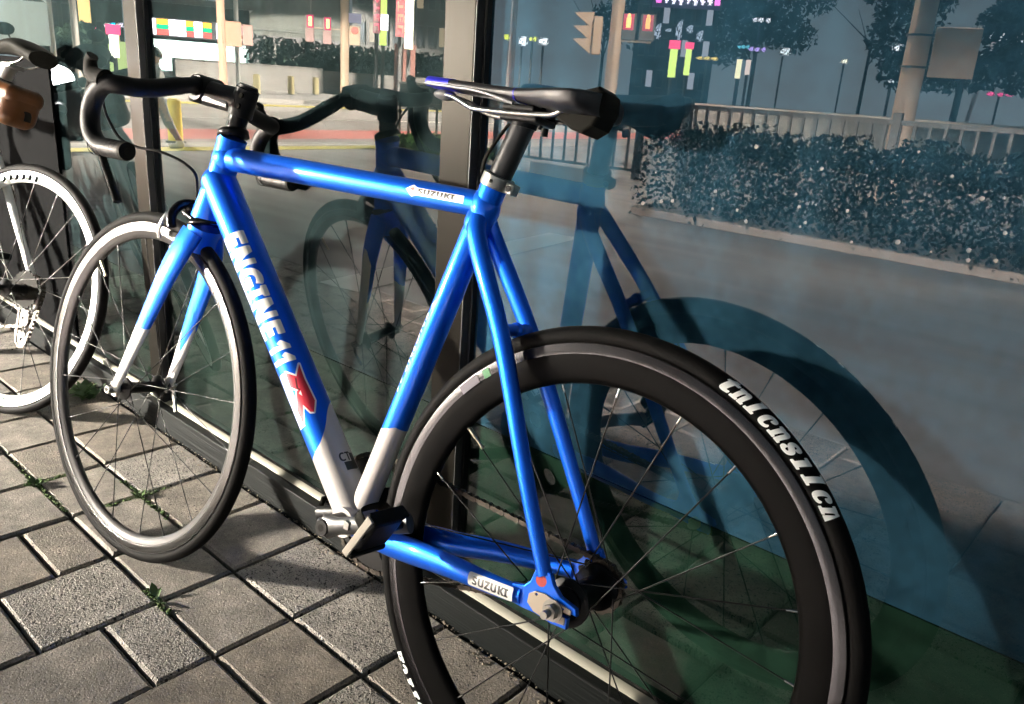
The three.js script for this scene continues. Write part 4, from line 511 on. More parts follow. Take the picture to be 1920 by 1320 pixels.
// bollards
const yellow = std(0.72, 0.55, 0.08, 0.55), paleY = std(0.62, 0.55, 0.3, 0.6);
function bollard(p, h, r, label, mat, group) { const o = thing('bollard', label, 'bollard', V3(p.x, 0, p.z), 0, group); part('post', [rod(V3(0, 0, 0), V3(0, h * 0.94, 0), r, r * 0.97, 14), blob(0, h * 0.94, 0, r * 0.97, h * 0.06, r * 0.97, 14)], mat, o); part('base_ring', rod(V3(0, 0, 0), V3(0, 0.03, 0), r * 1.4, r * 1.4, 14), M.darkAlloy, o); }
bollard(seenGround(330, 268), 0.52, 0.085, 'thick yellow bollard beside the walking person', yellow);
for (const px of [482, 546, 592]) bollard(seenGround(px, 178), 0.72, 0.13, 'pale yellow bollard on the far pavement before the grey wall', paleY, 'bollards along the far pavement');
{ const p = seenGround(517, 170), o = thing('sign_post', 'thin dark post with a pale tip before the grey wall', 'post', V3(p.x, 0, p.z)); part('pole', rod(V3(0, 0, 0), V3(0, 1.5, 0), 0.06, 0.05), M.darkAlloy, o); part('tip', rod(V3(0, 1.5, 0), V3(0, 1.95, 0), 0.07, 0.07), std(0.5, 0.5, 0.48, 0.6), o); part('foot', rod(V3(0, 0, 0), V3(0, 0.06, 0), 0.5, 0.4, 16), M.darkAlloy, o); }

// grey boundary wall, hedge and buildings beyond the road
{ const o = thing('boundary_wall', 'long pale grey rendered wall on the far pavement', 'wall', V3(-33, 0, 0)); const rend = new THREE.MeshStandardMaterial({ color: lin(0.46, 0.46, 0.45), roughness: 0.9, map: tiled(concreteTex, 0.3) }); part('wall_panel', rb(-0.12, 0.12, 0, 1.05, 15.2, 22.2, 0.01), rend, o); part('wall_panel', rb(-0.12, 0.12, 0, 1.0, 22.25, 30.5, 0.01), rend, o); part('coping', rb(-0.16, 0.16, 1.051, 1.09, 15.2, 22.2, 0.01), rend, o); }
{ const o = thing('hedge', 'tall dark hedge rising behind the long grey wall', 'hedge', V3(-34.6, 0, 25.5)); part('foliage', leafMass(9000, [0, 1.15, 0, 1.0, 1.15, 5.8], 71, 0.13, (v, R) => v.y < 0.8 + 0.2 * Math.sin(v.z * 31) && (v.x > 0.2 || R() < 0.3)), foliage(0.02, 0.032, 0.024), o); }
const tileWin = (o, w, h, cols, rows, y0, y1, litEvery, seed, winMat, litMat) => { const R = rng(seed), cw = w / cols, rh = (y1 - y0) / rows; for (let i = 0; i < cols; i++) for (let j = 0; j < rows; j++) { const x = -w / 2 + cw * (i + 0.5), y = y0 + rh * (j + 0.5), lit = R() < litEvery; const wn = part('window', bx(x - cw * 0.32, x + cw * 0.32, y - rh * 0.3, y + rh * 0.3, 0.0, 0.06), M.darkAlloy, o); part('pane', bx(x - cw * 0.28, x + cw * 0.28, y - rh * 0.26, y + rh * 0.26, 0.061, 0.075), lit ? litMat : winMat, wn); } };
const darkPane = phys(0.02, 0.024, 0.028, 0.15, 0), litPane = glow(1, 0.8, 0.5, 0.8), coolPane = glow(0.75, 0.95, 0.9, 1.2);
function building(name, label, px0, px1, dist, h, mat, o2 = {}) { // stands square to the sight line between two pixel columns
  const a = seen(px0, 160, dist), b = seen(px1, 160, dist), c = a.clone().add(b).multiplyScalar(0.5), w = Math.hypot(a.x - b.x, a.z - b.z), o = thing(name, label, 'building', V3(c.x, 0, c.z), facing(c)), d = o2.depth ?? 6;
  part('wall', bx(-w / 2, w / 2, 0, h, -d, 0), mat, o); part('roof', bx(-w / 2 - 0.15, w / 2 + 0.15, h, h + 0.25, -d - 0.1, 0.15), M.darkAlloy, o); return { o, w };
}
const render_ = (r, g, b) => new THREE.MeshStandardMaterial({ color: lin(r, g, b), roughness: 0.85, map: tiled(concreteTex, 0.2) });
{ const { o, w } = building('corner_shop', 'low corner shop with a long lit sign band and bright windows', 258, 472, 42, 3.4, render_(0.12, 0.12, 0.13), { depth: 8 });
  const seg = [[0.0, 0.19, [1, 0.97, 1], 7], [0.20, 0.235, [1, 0.75, 0.1], 4, 1], [0.30, 0.44, [1, 0.97, 1], 7], [0.445, 0.505, [1, 0.75, 0.1], 4, 1], [0.51, 0.58, [1, 0.97, 1], 7], [0.59, 0.66, [1, 0.7, 0.1], 4, 1], [0.70, 0.76, [1, 0.97, 1], 6], [0.80, 0.97, [0.85, 0.8, 1], 1.6]];
  const sg = part('sign_band', bx(-w / 2, w / 2, 2.0, 2.75, 0.02, 0.35), std(0.4, 0.4, 0.42, 0.6), o);
  for (const [a, b, c, k, stripes] of seg) { const x0 = w / 2 - a * w, x1 = w / 2 - b * w; if (!stripes) part('lit_sign_panel', bx(x1, x0, 2.05, 2.70, 0.351, 0.40), glow(...c, k), sg); else { const e = a === 0.20 ? 0.29 : b, X = w / 2 - e * w; part('lit_sign_stripe', bx(X, x0, 2.48, 2.70, 0.351, 0.40), glow(1, 0.55, 0.05, 4.5), sg); part('lit_sign_stripe', bx(X, x0, 2.29, 2.465, 0.351, 0.40), glow(0.0, 0.75, 0.3, 3), sg); part('lit_sign_stripe', bx(X, x0, 2.05, 2.275, 0.351, 0.40), glow(1, 0.12, 0.1, 4), sg); } }
  for (let i = 0; i < 7; i++) { const x = -w / 2 + w * (i + 0.5) / 7, wn = part('window', bx(x - w / 14.6, x + w / 14.6, 0.3, 1.75, 0.0, 0.06), M.darkAlloy, o); part('lit_window_pane', bx(x - w / 18, x + w / 18, i % 3 === 1 ? 1.1 : 0.5, 1.55, 0.061, 0.075), glow(0.6, 0.95, 0.85, i > 4 ? 0.7 : 1.1), wn); part('lit_window_top', bx(x - w / 18, x + w / 18, 1.56, 1.72, 0.061, 0.078), glow(0.9, 1, 0.95, 3), wn); }
  const l = new THREE.RectAreaLight(0xe8fff4, 10, w * 0.9, 1.3); l.position.set(0, 1.2, 0.45); l.rotation.y = Math.PI; o.add(l); }
{ const { o, w } = building('office_block', 'large pale grey-green facade rising behind the grey wall', 425, 655, 62, 16, render_(0.50, 0.56, 0.53), { depth: 12 }); for (const y of [3.4, 6.2, 9, 12]) part('string_course', bx(-w / 2, w / 2, y, y + 0.12, 0.01, 0.1), std(0.2, 0.22, 0.21, 0.8), o); part('canopy', bx(-w / 2, w / 2, 1.2, 3.0, 0.1, 3.0), std(0.05, 0.05, 0.055, 0.7), o); tileWin(o, w * 0.96, 16, 9, 3, 7, 15, 0.08, 3, darkPane, litPane); }
{ const { o, w } = building('apartment_block', 'tall dark apartment block behind the vertical neon signs', 660, 842, 58, 15, render_(0.16, 0.17, 0.18), { depth: 10 }); tileWin(o, w * 0.94, 15, 8, 5, 2.5, 14, 0.16, 8, darkPane, litPane); }
{ const { o, w } = building('dark_block', 'dark narrow block behind the corner of the crossing', 60, 150, 40, 11, render_(0.10, 0.11, 0.11)); tileWin(o, w * 0.9, 11, 4, 5, 1.5, 10.5, 0.12, 15, darkPane, glow(0.9, 0.8, 0.4, 1)); }
{ const { o, w } = building('arcade_block', 'mid-height block with lit windows and stacked signs by the crossing', 150, 240, 46, 8, render_(0.20, 0.19, 0.17)); tileWin(o, w * 0.9, 8, 5, 3, 0.8, 7.5, 0.35, 19, darkPane, glow(1, 0.85, 0.4, 1.4)); }
{ const { o, w } = building('hotel_block', 'dark hotel block with a purple roof sign', 1180, 1330, 60, 9, render_(0.14, 0.15, 0.17)); tileWin(o, w * 0.92, 9, 7, 3, 1, 7.2, 0.22, 27, darkPane, glow(0.8, 0.85, 1, 1));
  const s = part('roof_sign', bx(-w * 0.5, w * 0.32, 6.6, 8.2, 0.1, 0.5), std(0.15, 0.12, 0.3, 0.6), o), R = rng(31); for (let i = 0; i < 9; i++) part('lit_sign_block', bx(w * 0.30 - (i + 1) * w * 0.088, w * 0.30 - i * w * 0.088 - 0.12, 6.75 + R() * 0.15, 7.75 + R() * 0.3, 0.501, 0.56), i === 0 || i === 8 ? glow(1, 0.2, 0.8, 4) : Object.assign(glow(0.9, 0.85, 1, 8), { emissiveMap: strokes }), s);
  for (let i = 0; i < 5; i++) part('lit_fascia', bx(-w * 0.35 + i * w * 0.13, -w * 0.35 + i * w * 0.13 + w * 0.09, 4.6 + (i % 2) * 0.5, 5.3 + (i % 3) * 0.3, 0.08, 0.2), Object.assign(glow(0.7, 0.8, 1, 1.8), { emissiveMap: strokes }), o); }

// upright neon signs; their lettering reads down the sign
const neonTex = (txt, fg, bg) => { const t = canvas(512, 96, (c, w, h) => { c.fillStyle = bg; c.fillRect(0, 0, w, h); c.fillStyle = fg; c.font = 'bold 84px sans-serif'; c.textAlign = 'center'; c.textBaseline = 'middle'; const m = c.measureText(txt).width; c.save(); c.translate(w / 2, h / 2 + 4); c.scale((w - 40) / m, 1); c.fillText(txt, 0, 0); c.restore(); }); t.wrapS = t.wrapT = THREE.RepeatWrapping; return t; };
function uprightSign(px, py0, py1, widthPx, dist, label, mat, group, extra) {
  const top = seen(px, py0, dist), bot = seen(px, py1, dist), h = top.y - bot.y, w = widthPx / FOCAL * dist, o = thing('neon_sign', label, 'neon sign', V3(bot.x, 0, bot.z), facing(bot), group);
  part('bracket', rod(V3(0, 0, -0.3), V3(0, Math.max(bot.y, 0.3) + h * 0.9, -0.3), 0.09, 0.09, 8), M.darkAlloy, o); const g = new THREE.BoxGeometry(h, w, 0.25); g.rotateZ(-Math.PI / 2); g.translate(0, bot.y + h / 2, 0); part('lit_sign_box', g, mat, o); if (extra) extra(o, bot.y, h, w); return o;
}
const redNeon = new THREE.MeshStandardMaterial({ color: 0x080808, emissive: 0xffffff, emissiveMap: neonTex('HOTEL', '#ff6a4a', '#c00028'), emissiveIntensity: 8 }), redNeon2 = new THREE.MeshStandardMaterial({ color: 0x080808, emissive: 0xffffff, emissiveMap: neonTex('HOTEL', '#ff3060', '#80002a'), emissiveIntensity: 6 });
const yg = glow(0.75, 1, 0.22, 3.2), yw = glow(1, 1, 0.75, 5);
uprightSign(706, -45, 62, 13, 40, 'red upright neon sign beside the narrower yellow-green one', redNeon2); uprightSign(718, -45, 85, 12, 40.6, 'yellow-green upright neon sign with a white patch', yg, null, (o, y, h, w) => part('lit_white_patch', bx(-w * 0.7, w * 0.7, y + h * 0.22, y + h * 0.45, 0.126, 0.2), glow(1, 1, 1, 6), o));
uprightSign(750, -60, 69, 16, 38, 'bright red and orange upright hotel sign on the brick-red pillar', redNeon); uprightSign(766, -60, 92, 15, 38.6, 'white-yellow upright neon sign on the brick-red pillar', yw);
{ const p = seen(758, 150, 39.6), o = thing('brick_pillar', 'broad brick-red pillar under the upright hotel signs', 'pillar', V3(p.x, 0, p.z), facing(p)); part('shaft', rb(-0.48, 0.48, 0, 2.4, -0.5, 0.1, 0.02), render_(0.42, 0.16, 0.13), o); }
for (const [px, y0, y1, w, d, m, label, m2] of [[1258, 92, 145, 13, 48, yg, 'yellow-green upright sign with a red cap before the hotel block', 1], [1286, 92, 141, 10, 52, yg, 'thin yellow-green upright sign with a pink cap before the hotel block', 1], [1382, 111, 147, 9, 55, glow(1, 0.95, 0.6, 3), 'pale yellow upright sign in the row beyond the hotel', 0], [1400, 112, 140, 8, 57, glow(1, 0.8, 0.7, 2.2), 'pink-tinted upright sign in the row beyond the hotel', 0], [160, -40, 42, 17, 44, glow(1, 0.7, 0.25, 2.4), 'orange upright sign on the block by the crossing', 0], [172, 66, 92, 11, 43, glow(0.95, 1, 0.8, 4), 'small white upright sign with a red cap by the crossing', 1], [216, 66, 108, 14, 42, glow(1, 1, 0.8, 5), 'white upright sign with a red cap on a yellow-green panel', 1], [225, 78, 150, 26, 43, glow(0.75, 0.95, 0.35, 1.3), 'broad yellow-green lit panel by the crossing', 0]]) uprightSign(px, y0, y1, w, d, label, m, null, m2 ? (o, y, h, ww) => part('lit_cap', bx(-ww * 0.75, ww * 0.75, y + h + 0.02, y + h + ww * 1.1, -0.1, 0.14), glow(1, 0.08, 0.22, 3.5), o) : null);
// small far lights and lit boards
function board(px0, px1, py0, py1, dist, label, mat) { const a = seen((px0 + px1) / 2, py0, dist), b = seen((px0 + px1) / 2, py1, dist), w = (px1 - px0) / FOCAL * dist, o = thing('lit_sign_board', label, 'sign', V3(b.x, 0, b.z), facing(b)); part('post', rod(V3(0, 0, -0.1), V3(0, Math.max(0.2, b.y), -0.1), 0.06, 0.06, 8), M.darkAlloy, o); mat.emissiveMap = strokes; mat.emissiveIntensity *= 1.5; const h = a.y - b.y, n = Math.max(1, Math.min(3, Math.round(w / h / 1.2))), R = rng(Math.round(px0)); for (let i = 0; i < n; i++) { const x0 = -w / 2 + w * i / n, x1 = x0 + w / n * (0.72 + R() * 0.26), y0 = b.y + h * R() * 0.15, y1 = a.y - h * R() * 0.2; part('lit_panel', rb(x0, x1, y0, y1, -0.08, 0.08, Math.min(0.07, (x1 - x0) * 0.3, (y1 - y0) * 0.3), 3), mat, o); } return o; }
board(944, 966, 64, 77, 46, 'small yellow lit board, the first beside the mullion', glow(0.9, 1, 0.1, 3)); board(968, 988, 65, 86, 46.5, 'small white lit board next to a yellow one', glow(0.9, 0.95, 1, 4)); board(990, 1006, 68, 78, 46.2, 'second small yellow lit board between two white ones', glow(0.9, 1, 0.15, 3)); board(1008, 1028, 69, 86, 46.8, 'small white lit board ending the yellow and white row', glow(0.9, 0.95, 1, 4));
board(196, 212, 42, 54, 44, 'white part of a small lit fascia over the red-capped sign', glow(1, 0.95, 1, 3)); board(206, 217, 40, 53, 43.6, 'sky-blue disc-like lit board over the red-capped sign', glow(0, 0.6, 1, 3)); board(219, 232, 42, 52, 44, 'lilac lit fascia piece over the red-capped sign', glow(0.9, 0.8, 1, 2)); board(85, 101, 30, 46, 42, 'dim yellow lit window board on the dark narrow block', glow(0.8, 0.75, 0.3, 1.4)); board(107, 116, 52, 58, 42, 'tiny white lit board on the dark narrow block', glow(0.9, 0.95, 1, 3));
board(1410, 1442, 32, 43, 60, 'white lit board on a pole beyond the hotel block', glow(0.9, 0.92, 1, 2.4)); board(1455, 1480, 86, 105, 60, 'pale lit board low beyond the hotel', glow(0.85, 0.95, 1, 2.2)); board(1404, 1434, 88, 97, 58, 'violet and cyan lit board beyond the hotel', glow(0.55, 0.4, 1, 2.4)); board(1576, 1588, 111, 120, 60, 'lone warm white lit board among the trees', glow(1, 1, 0.8, 3)); board(1668, 1690, 80, 108, 60, 'white lit board beside the tan sign pole', glow(0.85, 0.92, 1, 2.6)); board(1664, 1678, 148, 156, 50, 'low white lit board beside the tan sign pole', glow(0.9, 0.95, 1, 2.6)); board(1794, 1836, 98, 122, 60, 'bright white lit board with cyan lamps', glow(0.85, 1, 1, 4)); board(1803, 1832, 94, 101, 59, 'cyan lamps over the bright white lit board', glow(0.0, 0.75, 0.75, 4)); board(1790, 1812, 132, 138, 60, 'short red light bar below the bright white lit board', glow(1, 0.05, 0.2, 3)); board(1854, 1892, 172, 181, 50, 'pink light bar low by the park hedge', glow(1, 0.1, 0.35, 2.4)); board(1382, 1404, 84, 92, 62, 'cyan lit board beyond the hotel', glow(0.2, 0.8, 1, 2)); board(1306, 1344, 105, 113, 56, 'two-part amber lit board by the hotel', glow(1, 0.75, 0.2, 2.6));
{ const p = seen(1905, 66, 55), o = thing('petrol_canopy', 'white lit canopy on a slender slanting post', 'canopy', V3(p.x, 0, p.z), facing(p)); const y = p.y; part('lit_canopy_edge', rb(-2.4, 1.4, y - 0.22, y + 0.22, -2, 0, 0.05), glow(1, 0.96, 1, 4), o); part('post', rod(V3(1.5, 0, -1), V3(1.0, y, -1), 0.1, 0.16), std(0.75, 0.75, 0.75, 0.5), o); }

// poles with signals and plates
const tan = std(0.62, 0.49, 0.37, 0.65);
function pole(px, pyBase, dist, h, r, name, label, mat = tan) { const p = seen(px, pyBase, dist), o = thing(name, label, 'pole', V3(p.x, -0.02, p.z), facing(p)); part('shaft', rod(V3(0, 0, 0), V3(0, h, 0), r, r * 0.85, 14), mat, o); part('foot', rod(V3(0, 0, 0), V3(0, 0.12, 0), r * 1.6, r * 1.4, 14), mat, o); return { o, y: py => seen(px, py, dist).y, x: dpx => -dpx / FOCAL * dist }; }
{ const { o, y, x } = pole(1712, 130, 9.2, 4.4, 0.115, 'sign_pole', 'thick tan pole with the back of a large sign plate behind the hedge'); part('sign_plate', rb(x(88), x(22), y(138), y(42), -0.16, -0.13, 0.01), tan, o); part('clamp', [rod(V3(0, y(120), 0), V3(0, y(124), 0), 0.13), rod(V3(0, y(60), 0), V3(0, y(64), 0), 0.13)], M.darkAlloy, o); }
{ const { o, y, x } = pole(1146, 150, 13.5, 6.2, 0.105, 'signal_pole', 'pale pole carrying a three-lamp traffic signal seen from its side');
  { const t = V3(-5.4, 6.2, 8.5), e = o.worldToLocal.call((o.updateMatrixWorld(), o), t.clone()); part('added_lamp_arm', sweep([V3(0, 6.0, 0), V3(e.x * 0.3, 6.35, e.z * 0.3), V3(e.x, 6.42, e.z)], 0.04, { n: 10, seg: 8, n0: V3(0, 1, 0) }), tan, o); part('lamp_head', rb(e.x - 0.3, e.x + 0.3, 6.32, 6.42, e.z - 0.12, e.z + 0.12, 0.03), tan, o); part('lamp_glass', bx(e.x - 0.25, e.x + 0.25, 6.29, 6.318, e.z - 0.09, e.z + 0.09), glow(1, 0.92, 0.75, 4), o); }  // arm, head and glass are added to carry the extra light for the poles
  const hd = part('signal_housing', rb(x(-24), x(-40), y(102), y(30), -0.14, 0.14, 0.02), tan, o); for (const py of [36, 61, 85]) part('visor', (() => { const s = new THREE.Shape([[0, 0.0], [0.30, 0.02], [0.02, 0.22]].map(([a, b]) => new THREE.Vector2(a, -b))); const g = new THREE.ExtrudeGeometry(s, { depth: 0.2, bevelEnabled: false }); g.translate(x(-40) - 0.0, y(py) + 0.10, -0.1); return g; })(), tan, hd);
  for (const [dx, k] of [[20, 1], [53, 0.7]]) { const b = part('walk_signal', rb(x(dx + 13), x(dx - 13), y(70), y(20), -0.1, 0.05, 0.01), M.darkAlloy, o); part('lit_red_figure', [rb(x(dx + 4), x(dx - 4), y(48), y(28), 0.051, 0.06, 0.004), blob(x(dx), y(25), 0.055, 0.03, 0.03, 0.006, 10)], glow(1, 0.42, 0.12, 6 * k), b); part('lit_red_field', rb(x(dx + 9), x(dx - 9), y(52), y(22), 0.0502, 0.0506, 0.0002), glow(1, 0.03, 0.12, 1.6 * k), b); } part('cross_arm', bx(x(62), x(0), y(74), y(71), -0.03, 0.03), tan, o); }
{ const { o, y, x } = pole(646, 150, 26, 6.6, 0.13, 'signal_pole', 'pale pole with red walk signals and a small traffic signal by the crossing'); for (const [dx, py] of [[-28, 46], [-57, 44]]) { const b = part('walk_signal', rb(x(dx + 6), x(dx - 8), y(py + 38), y(py - 12), -0.12, 0.06, 0.02), std(0.3, 0.2, 0.2, 0.7), o); part('lit_red_figure', rb(x(dx + 3), x(dx - 3), y(py + 9), y(py - 9), 0.061, 0.08, 0.01), glow(1, 0.6, 0.25, 6), b); part('lit_red_field', rb(x(dx + 5.5), x(dx - 5.5), y(py + 12), y(py - 12), 0.0602, 0.0606, 0.0002), glow(1, 0.04, 0.2, 2), b); } part('cross_arm', bx(x(0), x(-60), y(56), y(54), -0.03, 0.03), tan, o); const h = part('signal_housing', rb(x(26), x(8), y(82), y(46), -0.15, 0.15, 0.02), tan, o); part('lit_red_lamp', blob(x(17), y(55), 0.16, 0.1, 0.1, 0.05, 10), glow(1, 0.2, 0.15, 4), h); part('sign_plate', rb(x(28), x(6), y(40), y(22), -0.1, -0.05, 0.01), glow(0.8, 0.75, 1, 0.9), o); }
{ const { o, y, x } = pole(419, 150, 22, 6.2, 0.1, 'sign_pole', 'salmon-tan pole with a boxy sign back in front of the corner shop', std(0.60, 0.36, 0.26, 0.6)); part('sign_plate', rb(x(32), x(5), y(84), y(36), -0.14, -0.06, 0.03), std(0.60, 0.36, 0.26, 0.6), o); part('sign_plate', rb(x(50), x(33), y(80), y(40), -0.2, -0.15, 0.03), std(0.45, 0.3, 0.27, 0.6), o); }
{ const { o } = pole(446, 120, 34, 8, 0.09, 'utility_pole', 'thin grey utility pole in front of the large pale facade', std(0.4, 0.4, 0.38, 0.7)); }
for (const [px, py] of [[358, 14], [402, 17]]) { const p = seen(px, py, 44), o = thing('hanging_lamp', 'warm globe lamp above the corner shop sign', 'lamp', p, 0, 'globe lamps above the shop'); part('lamp_globe', blob(0, 0, 0, 0.26, 0.15, 0.26, 10), glow(1, 0.95, 0.7, 5), o); part('arm', rod(V3(0, 0.1, 0), V3(-1.4, 0.3, 0), 0.03), M.darkAlloy, o); }

// far verge on the right: low wall, park trees
{ const o = thing('park_wall', 'low grey park wall with a pale coping across the far road', 'wall'); const rend = render_(0.22, 0.23, 0.22); part('wall_panel', bx(-26, 16, -0.1, 0.72, 21, 21.3), rend, o); part('coping', rb(-26, 16, 0.721, 0.80, 20.9, 21.4, 0.02), std(0.5, 0.49, 0.45, 0.8), o); }
function tree(p, h, r, seed, label, tint) { const o = thing('tree', label, 'tree', V3(p.x, -0.1, p.z), 0, 'park trees'), R = rng(seed), limbs = [rod(V3(0, 0, 0), V3(0.05, h * 0.5, 0), 0.16, 0.1)]; for (let i = 0; i < 6; i++) { const a = R() * 6.28; limbs.push(rod(V3(0.03, h * (0.3 + 0.04 * i), 0), V3(Math.cos(a) * r * 0.6, h * (0.55 + R() * 0.25), Math.sin(a) * r * 0.6), 0.06, 0.02)); } part('trunk', limbs, std(0.07, 0.055, 0.04, 0.9), o); const lob = Array.from({ length: 9 }, () => [R() * 1.2 - 0.6, R() * 1.3 - 0.65, R() * 1.2 - 0.6, 0.3 + R() * 0.22]); part('crown', leafMass(4200, [0, h * 0.66, 0, r, h * 0.38, r], seed, 0.05 + 0.03 * r, v => lob.some(([x, y, z, k]) => (v.x - x) ** 2 + (v.y - y) ** 2 + (v.z - z) ** 2 < k * k)), foliage(...tint), o); }
[[1120, 74, 12, 6.5], [1400, 76, 13, 6.5], [1610, 78, 15, 7], [1790, 44, 6, 3.6], [1980, 70, 12, 6]].forEach(([px, d, h, r], i) => tree(seen(px, 200, d), h, r, 200 + i, ['broad dark tree behind the traffic signal pole', 'tall dark park tree right of the hotel block', 'tall broad park tree before the tan sign pole', 'short round park tree behind the tan sign pole', 'park tree at the end of the low grey wall'][i], [0.03 + 0.006 * (i % 3), 0.055 + 0.008 * (i % 2), 0.032]));
tree(seen(155, 118, 24), 1.75, 0.85, 231, 'small dark tree behind the parked scooter', [0.012, 0.02, 0.014]);
{ const a = seen(30, 20, 11), o = thing('market_tent', 'white lit market tent with a slanting roof edge', 'tent', V3(a.x, 0, a.z), facing(a)), c = phys(0.8, 0.82, 0.78, 0.8, 0); const s = new THREE.Shape([[-0.3, 1.45], [-0.35, 2.6], [1.6, 2.6], [1.6, 2.2], [0.25, 1.75]].map(([x, y]) => new THREE.Vector2(x, y))); const g = new THREE.ExtrudeGeometry(s, { depth: 0.03, bevelEnabled: false }); part('roof_cloth', g, c, o); part('post', rod(V3(-0.32, 0, -0.02), V3(-0.32, 2.6, -0.02), 0.03, 0.03), std(0.6, 0.6, 0.58, 0.5), o); part('post', rod(V3(1.6, 0, -0.02), V3(1.6, 2.6, -0.02), 0.03, 0.03), std(0.6, 0.6, 0.58, 0.5), o); part('back_cloth', bx(-0.3, 1.6, 1.0, 1.45, 0.04, 0.06), std(0.3, 0.31, 0.3, 0.9), o); part('added_lamp_bulb', blob(0.7, 2.75, 0.75, 0.05, 0.05, 0.05, 10), glow(1, 1, 0.92, 6), o); part('added_lamp_wire', rod(V3(0.7, 2.79, 0.75), V3(0.7, 2.62, 0.0), 0.008), M.black, o); const L = new THREE.SpotLight(0xf4fff2, 220, 0, 1.1, 0.6, 2); L.position.set(0.7, 2.75, 0.75); L.target.position.set(0.4, 1.9, 0); L.castShadow = true; o.add(L); o.add(L.target); }  // bulb, wire and spot are added to brighten the tent cloth

// parked scooter with its head lamp on
{ const p = seen(105, 147, 8), o = thing('motor_scooter', 'dark motor scooter with its white head lamp lit, parked by the crossing', 'scooter', V3(p.x, 0, p.z), facing(p)), d = phys(0.03, 0.035, 0.035, 0.35, 0, { clearcoat: 0.6 }), y = p.y;
  part('front_shield', [sweep([V3(0, 0.28, -0.02), V3(0, 0.5, 0.02), V3(0, y + 0.05, -0.02)], t => [0.15 + 0.05 * Math.sin(t * 3), 0.07], { n: 10, seg: 18, n0: V3(1, 0, 0) })], d, o);
  part('head_lamp', blob(0, y, 0.06, 0.135, 0.11, 0.03, 18), glow(1, 1, 1, 14), o);
  { const L = new THREE.SpotLight(0xffffff, 14, 0, 0.5, 1, 2); L.position.set(0, y, 0.12); L.target.position.set(0.4, 0.1, 6); L.castShadow = true; L.shadow.radius = 2; o.add(L); o.add(L.target); }
  part('handlebar', [rod(V3(-0.34, y + 0.12, -0.12), V3(0.34, y + 0.12, -0.12), 0.016), blob(0, y + 0.10, -0.06, 0.13, 0.07, 0.09)], M.black, o);
  for (const s of [-1, 1]) { const m = part('mirror', blob(s * 0.33, y + 0.36, -0.1, 0.075, 0.05, 0.02, 14), M.black, o); part('mirror_stalk', rod(V3(s * 0.24, y + 0.13, -0.12), V3(s * 0.31, y + 0.33, -0.1), 0.007), M.black, m); }
  part('front_wheel', [(() => { const g = new THREE.TorusGeometry(0.19, 0.05, 12, 32); g.rotateY(Math.PI / 2); g.translate(0, 0.24, 0.16); return g; })(), rod(V3(-0.04, 0.24, 0.16), V3(0.04, 0.24, 0.16), 0.08)], M.rubber, o); part('mudguard', (() => { const g = new THREE.TorusGeometry(0.26, 0.06, 8, 20, 2.2); g.rotateY(Math.PI / 2); g.rotateX(-0.3); g.translate(0, 0.24, 0.16); return g; })(), d, o);
  part('floor_board', rb(-0.17, 0.17, 0.22, 0.30, -0.6, 0.0, 0.03), d, o); part('body', [sweep([V3(0, 0.42, -0.5), V3(0, 0.52, -0.75), V3(0, 0.6, -1.2)], t => [0.17 - 0.04 * t, 0.16 - 0.05 * t], { n: 10, seg: 16, n0: V3(1, 0, 0) })], d, o); part('seat', rb(-0.15, 0.15, 0.68, 0.78, -1.15, -0.45, 0.04), M.blackMatt, o);
  part('rear_wheel', (() => { const g = new THREE.TorusGeometry(0.19, 0.05, 12, 32); g.rotateY(Math.PI / 2); g.translate(0, 0.24, -1.05); return g; })(), M.rubber, o); }

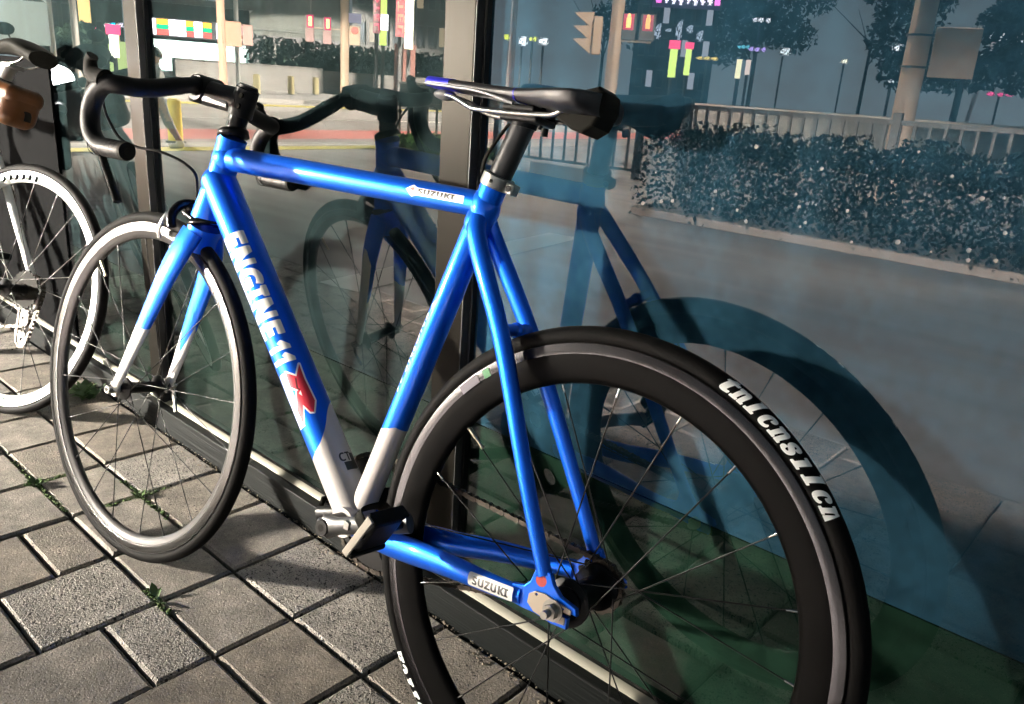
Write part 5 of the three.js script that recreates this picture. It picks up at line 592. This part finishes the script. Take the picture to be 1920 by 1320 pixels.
// child walking past the crossing: one continuous body from a smooth union of tapered bones
{
  const foot = seenGround(303, 277), o = thing('person', 'person in a white top, grey trousers, dark red socks and white shoes, walking', 'person', V3(foot.x, 0, foot.z), facing(foot) + 1.35);
  const H = 1.06, J = { hip: [0, 0.52, 0], chest: [0, 0.76, 0.02], neck: [0, 0.88, 0.015], head: [0, 0.965, 0.03] }, s = H / 1.06;
  const bones = [['hip', J.hip, 0.085, J.chest, 0.092], ['chest', J.chest, 0.09, J.neck, 0.038], ['neck', J.neck, 0.034, J.head, 0.07], ['head', [0, 0.985, 0.02], 0.075, [0, 0.955, 0.045], 0.062]];
  const limb = (sx, fwd) => { bones.push(['thigh', [sx * 0.055, 0.50, 0], 0.062, [sx * 0.06, 0.29, fwd * 0.09 + 0.02], 0.046], ['shin', [sx * 0.06, 0.29, fwd * 0.09 + 0.02], 0.044, [sx * 0.06, 0.07, fwd * 0.16 - 0.03], 0.030], ['foot', [sx * 0.06, 0.035, fwd * 0.16 - 0.045], 0.030, [sx * 0.065, 0.028, fwd * 0.16 + 0.075], 0.026], ['arm', [sx * 0.115, 0.83, 0.01], 0.036, [sx * 0.15, 0.66, -fwd * 0.05], 0.029], ['fore', [sx * 0.15, 0.66, -fwd * 0.05], 0.028, [sx * 0.15, 0.50, -fwd * 0.04 + 0.04], 0.02], ['hand', [sx * 0.15, 0.48, -fwd * 0.04 + 0.045], 0.022, [sx * 0.148, 0.44, -fwd * 0.04 + 0.055], 0.014]); };
  limb(1, 1); limb(-1, -1);
  const cap = (p, a, ra, b, rb_) => { const ax = b[0] - a[0], ay = b[1] - a[1], az = b[2] - a[2], px = p[0] - a[0], py = p[1] - a[1], pz = p[2] - a[2], t = Math.max(0, Math.min(1, (px * ax + py * ay + pz * az) / (ax * ax + ay * ay + az * az + 1e-9))); return Math.hypot(px - ax * t, py - ay * t, pz - az * t) - (ra + (rb_ - ra) * t); };
  const N = 72, mc = new MarchingCubes(N, M.white, false, false, 60000), half = N / 2; mc.isolation = 0; const S = 0.58, cy = 0.53;
  for (let k = 0; k < N; k++) for (let j = 0; j < N; j++) for (let i = 0; i < N; i++) { const p = [(i - half) / half * S, (j - half) / half * S + cy, (k - half) / half * S]; let e = 0; for (const [, a, ra, b, r2] of bones) e += Math.exp(-cap(p, a, ra, b, r2) * 70); mc.field[i + j * N + k * N * N] = Math.log(e) / 70; }
  mc.update(); const n = mc.count, pos = new Float32Array(n * 3), nor = new Float32Array(n * 3), col = new Float32Array(n * 3);
  for (let i = 0; i < n; i++) { const x = mc.positionArray[i * 3] * S, y = mc.positionArray[i * 3 + 1] * S + cy, z = mc.positionArray[i * 3 + 2] * S; pos.set([x, y, z], i * 3); const L = Math.hypot(mc.normalArray[i * 3], mc.normalArray[i * 3 + 1], mc.normalArray[i * 3 + 2]) || 1; nor.set([mc.normalArray[i * 3] / L, mc.normalArray[i * 3 + 1] / L, mc.normalArray[i * 3 + 2] / L], i * 3); const arm = Math.abs(x) > 0.105; let c = y > 0.895 ? [0.45, 0.29, 0.21] : y > 0.53 && !(arm && y < 0.68) ? [0.78, 0.77, 0.74] : arm && y > 0.3 ? [0.45, 0.29, 0.21] : y > 0.21 ? [0.13, 0.125, 0.14] : y > 0.085 ? [0.14, 0.02, 0.028] : [0.72, 0.71, 0.68]; col.set(c, i * 3); }
  const g = new THREE.BufferGeometry(); g.setAttribute('position', new THREE.BufferAttribute(pos, 3)); g.setAttribute('normal', new THREE.BufferAttribute(nor, 3)); g.setAttribute('color', new THREE.BufferAttribute(col, 3));
  part('body', g, new THREE.MeshStandardMaterial({ vertexColors: true, roughness: 0.8 }), o);
  part('hair', [(() => { const h = new THREE.SphereGeometry(0.083, 18, 12, 0, Math.PI * 2, 0, Math.PI * 0.55); h.scale(1, 1.0, 1.08); h.rotateX(-0.35); h.translate(0, 0.985, 0.016); return h; })()], std(0.012, 0.010, 0.009, 0.6), o);
  part('face', [blob(0.027, 0.972, 0.098, 0.009, 0.006, 0.006, 8), blob(-0.027, 0.972, 0.098, 0.009, 0.006, 0.006, 8)], M.blackMatt, o);
}

// ---------------------------------------------------------------- shadows on, draw
scene.traverse(o => { if (o.isMesh) { o.castShadow = true; o.receiveShadow = true; } });
renderer.render(scene, camera);
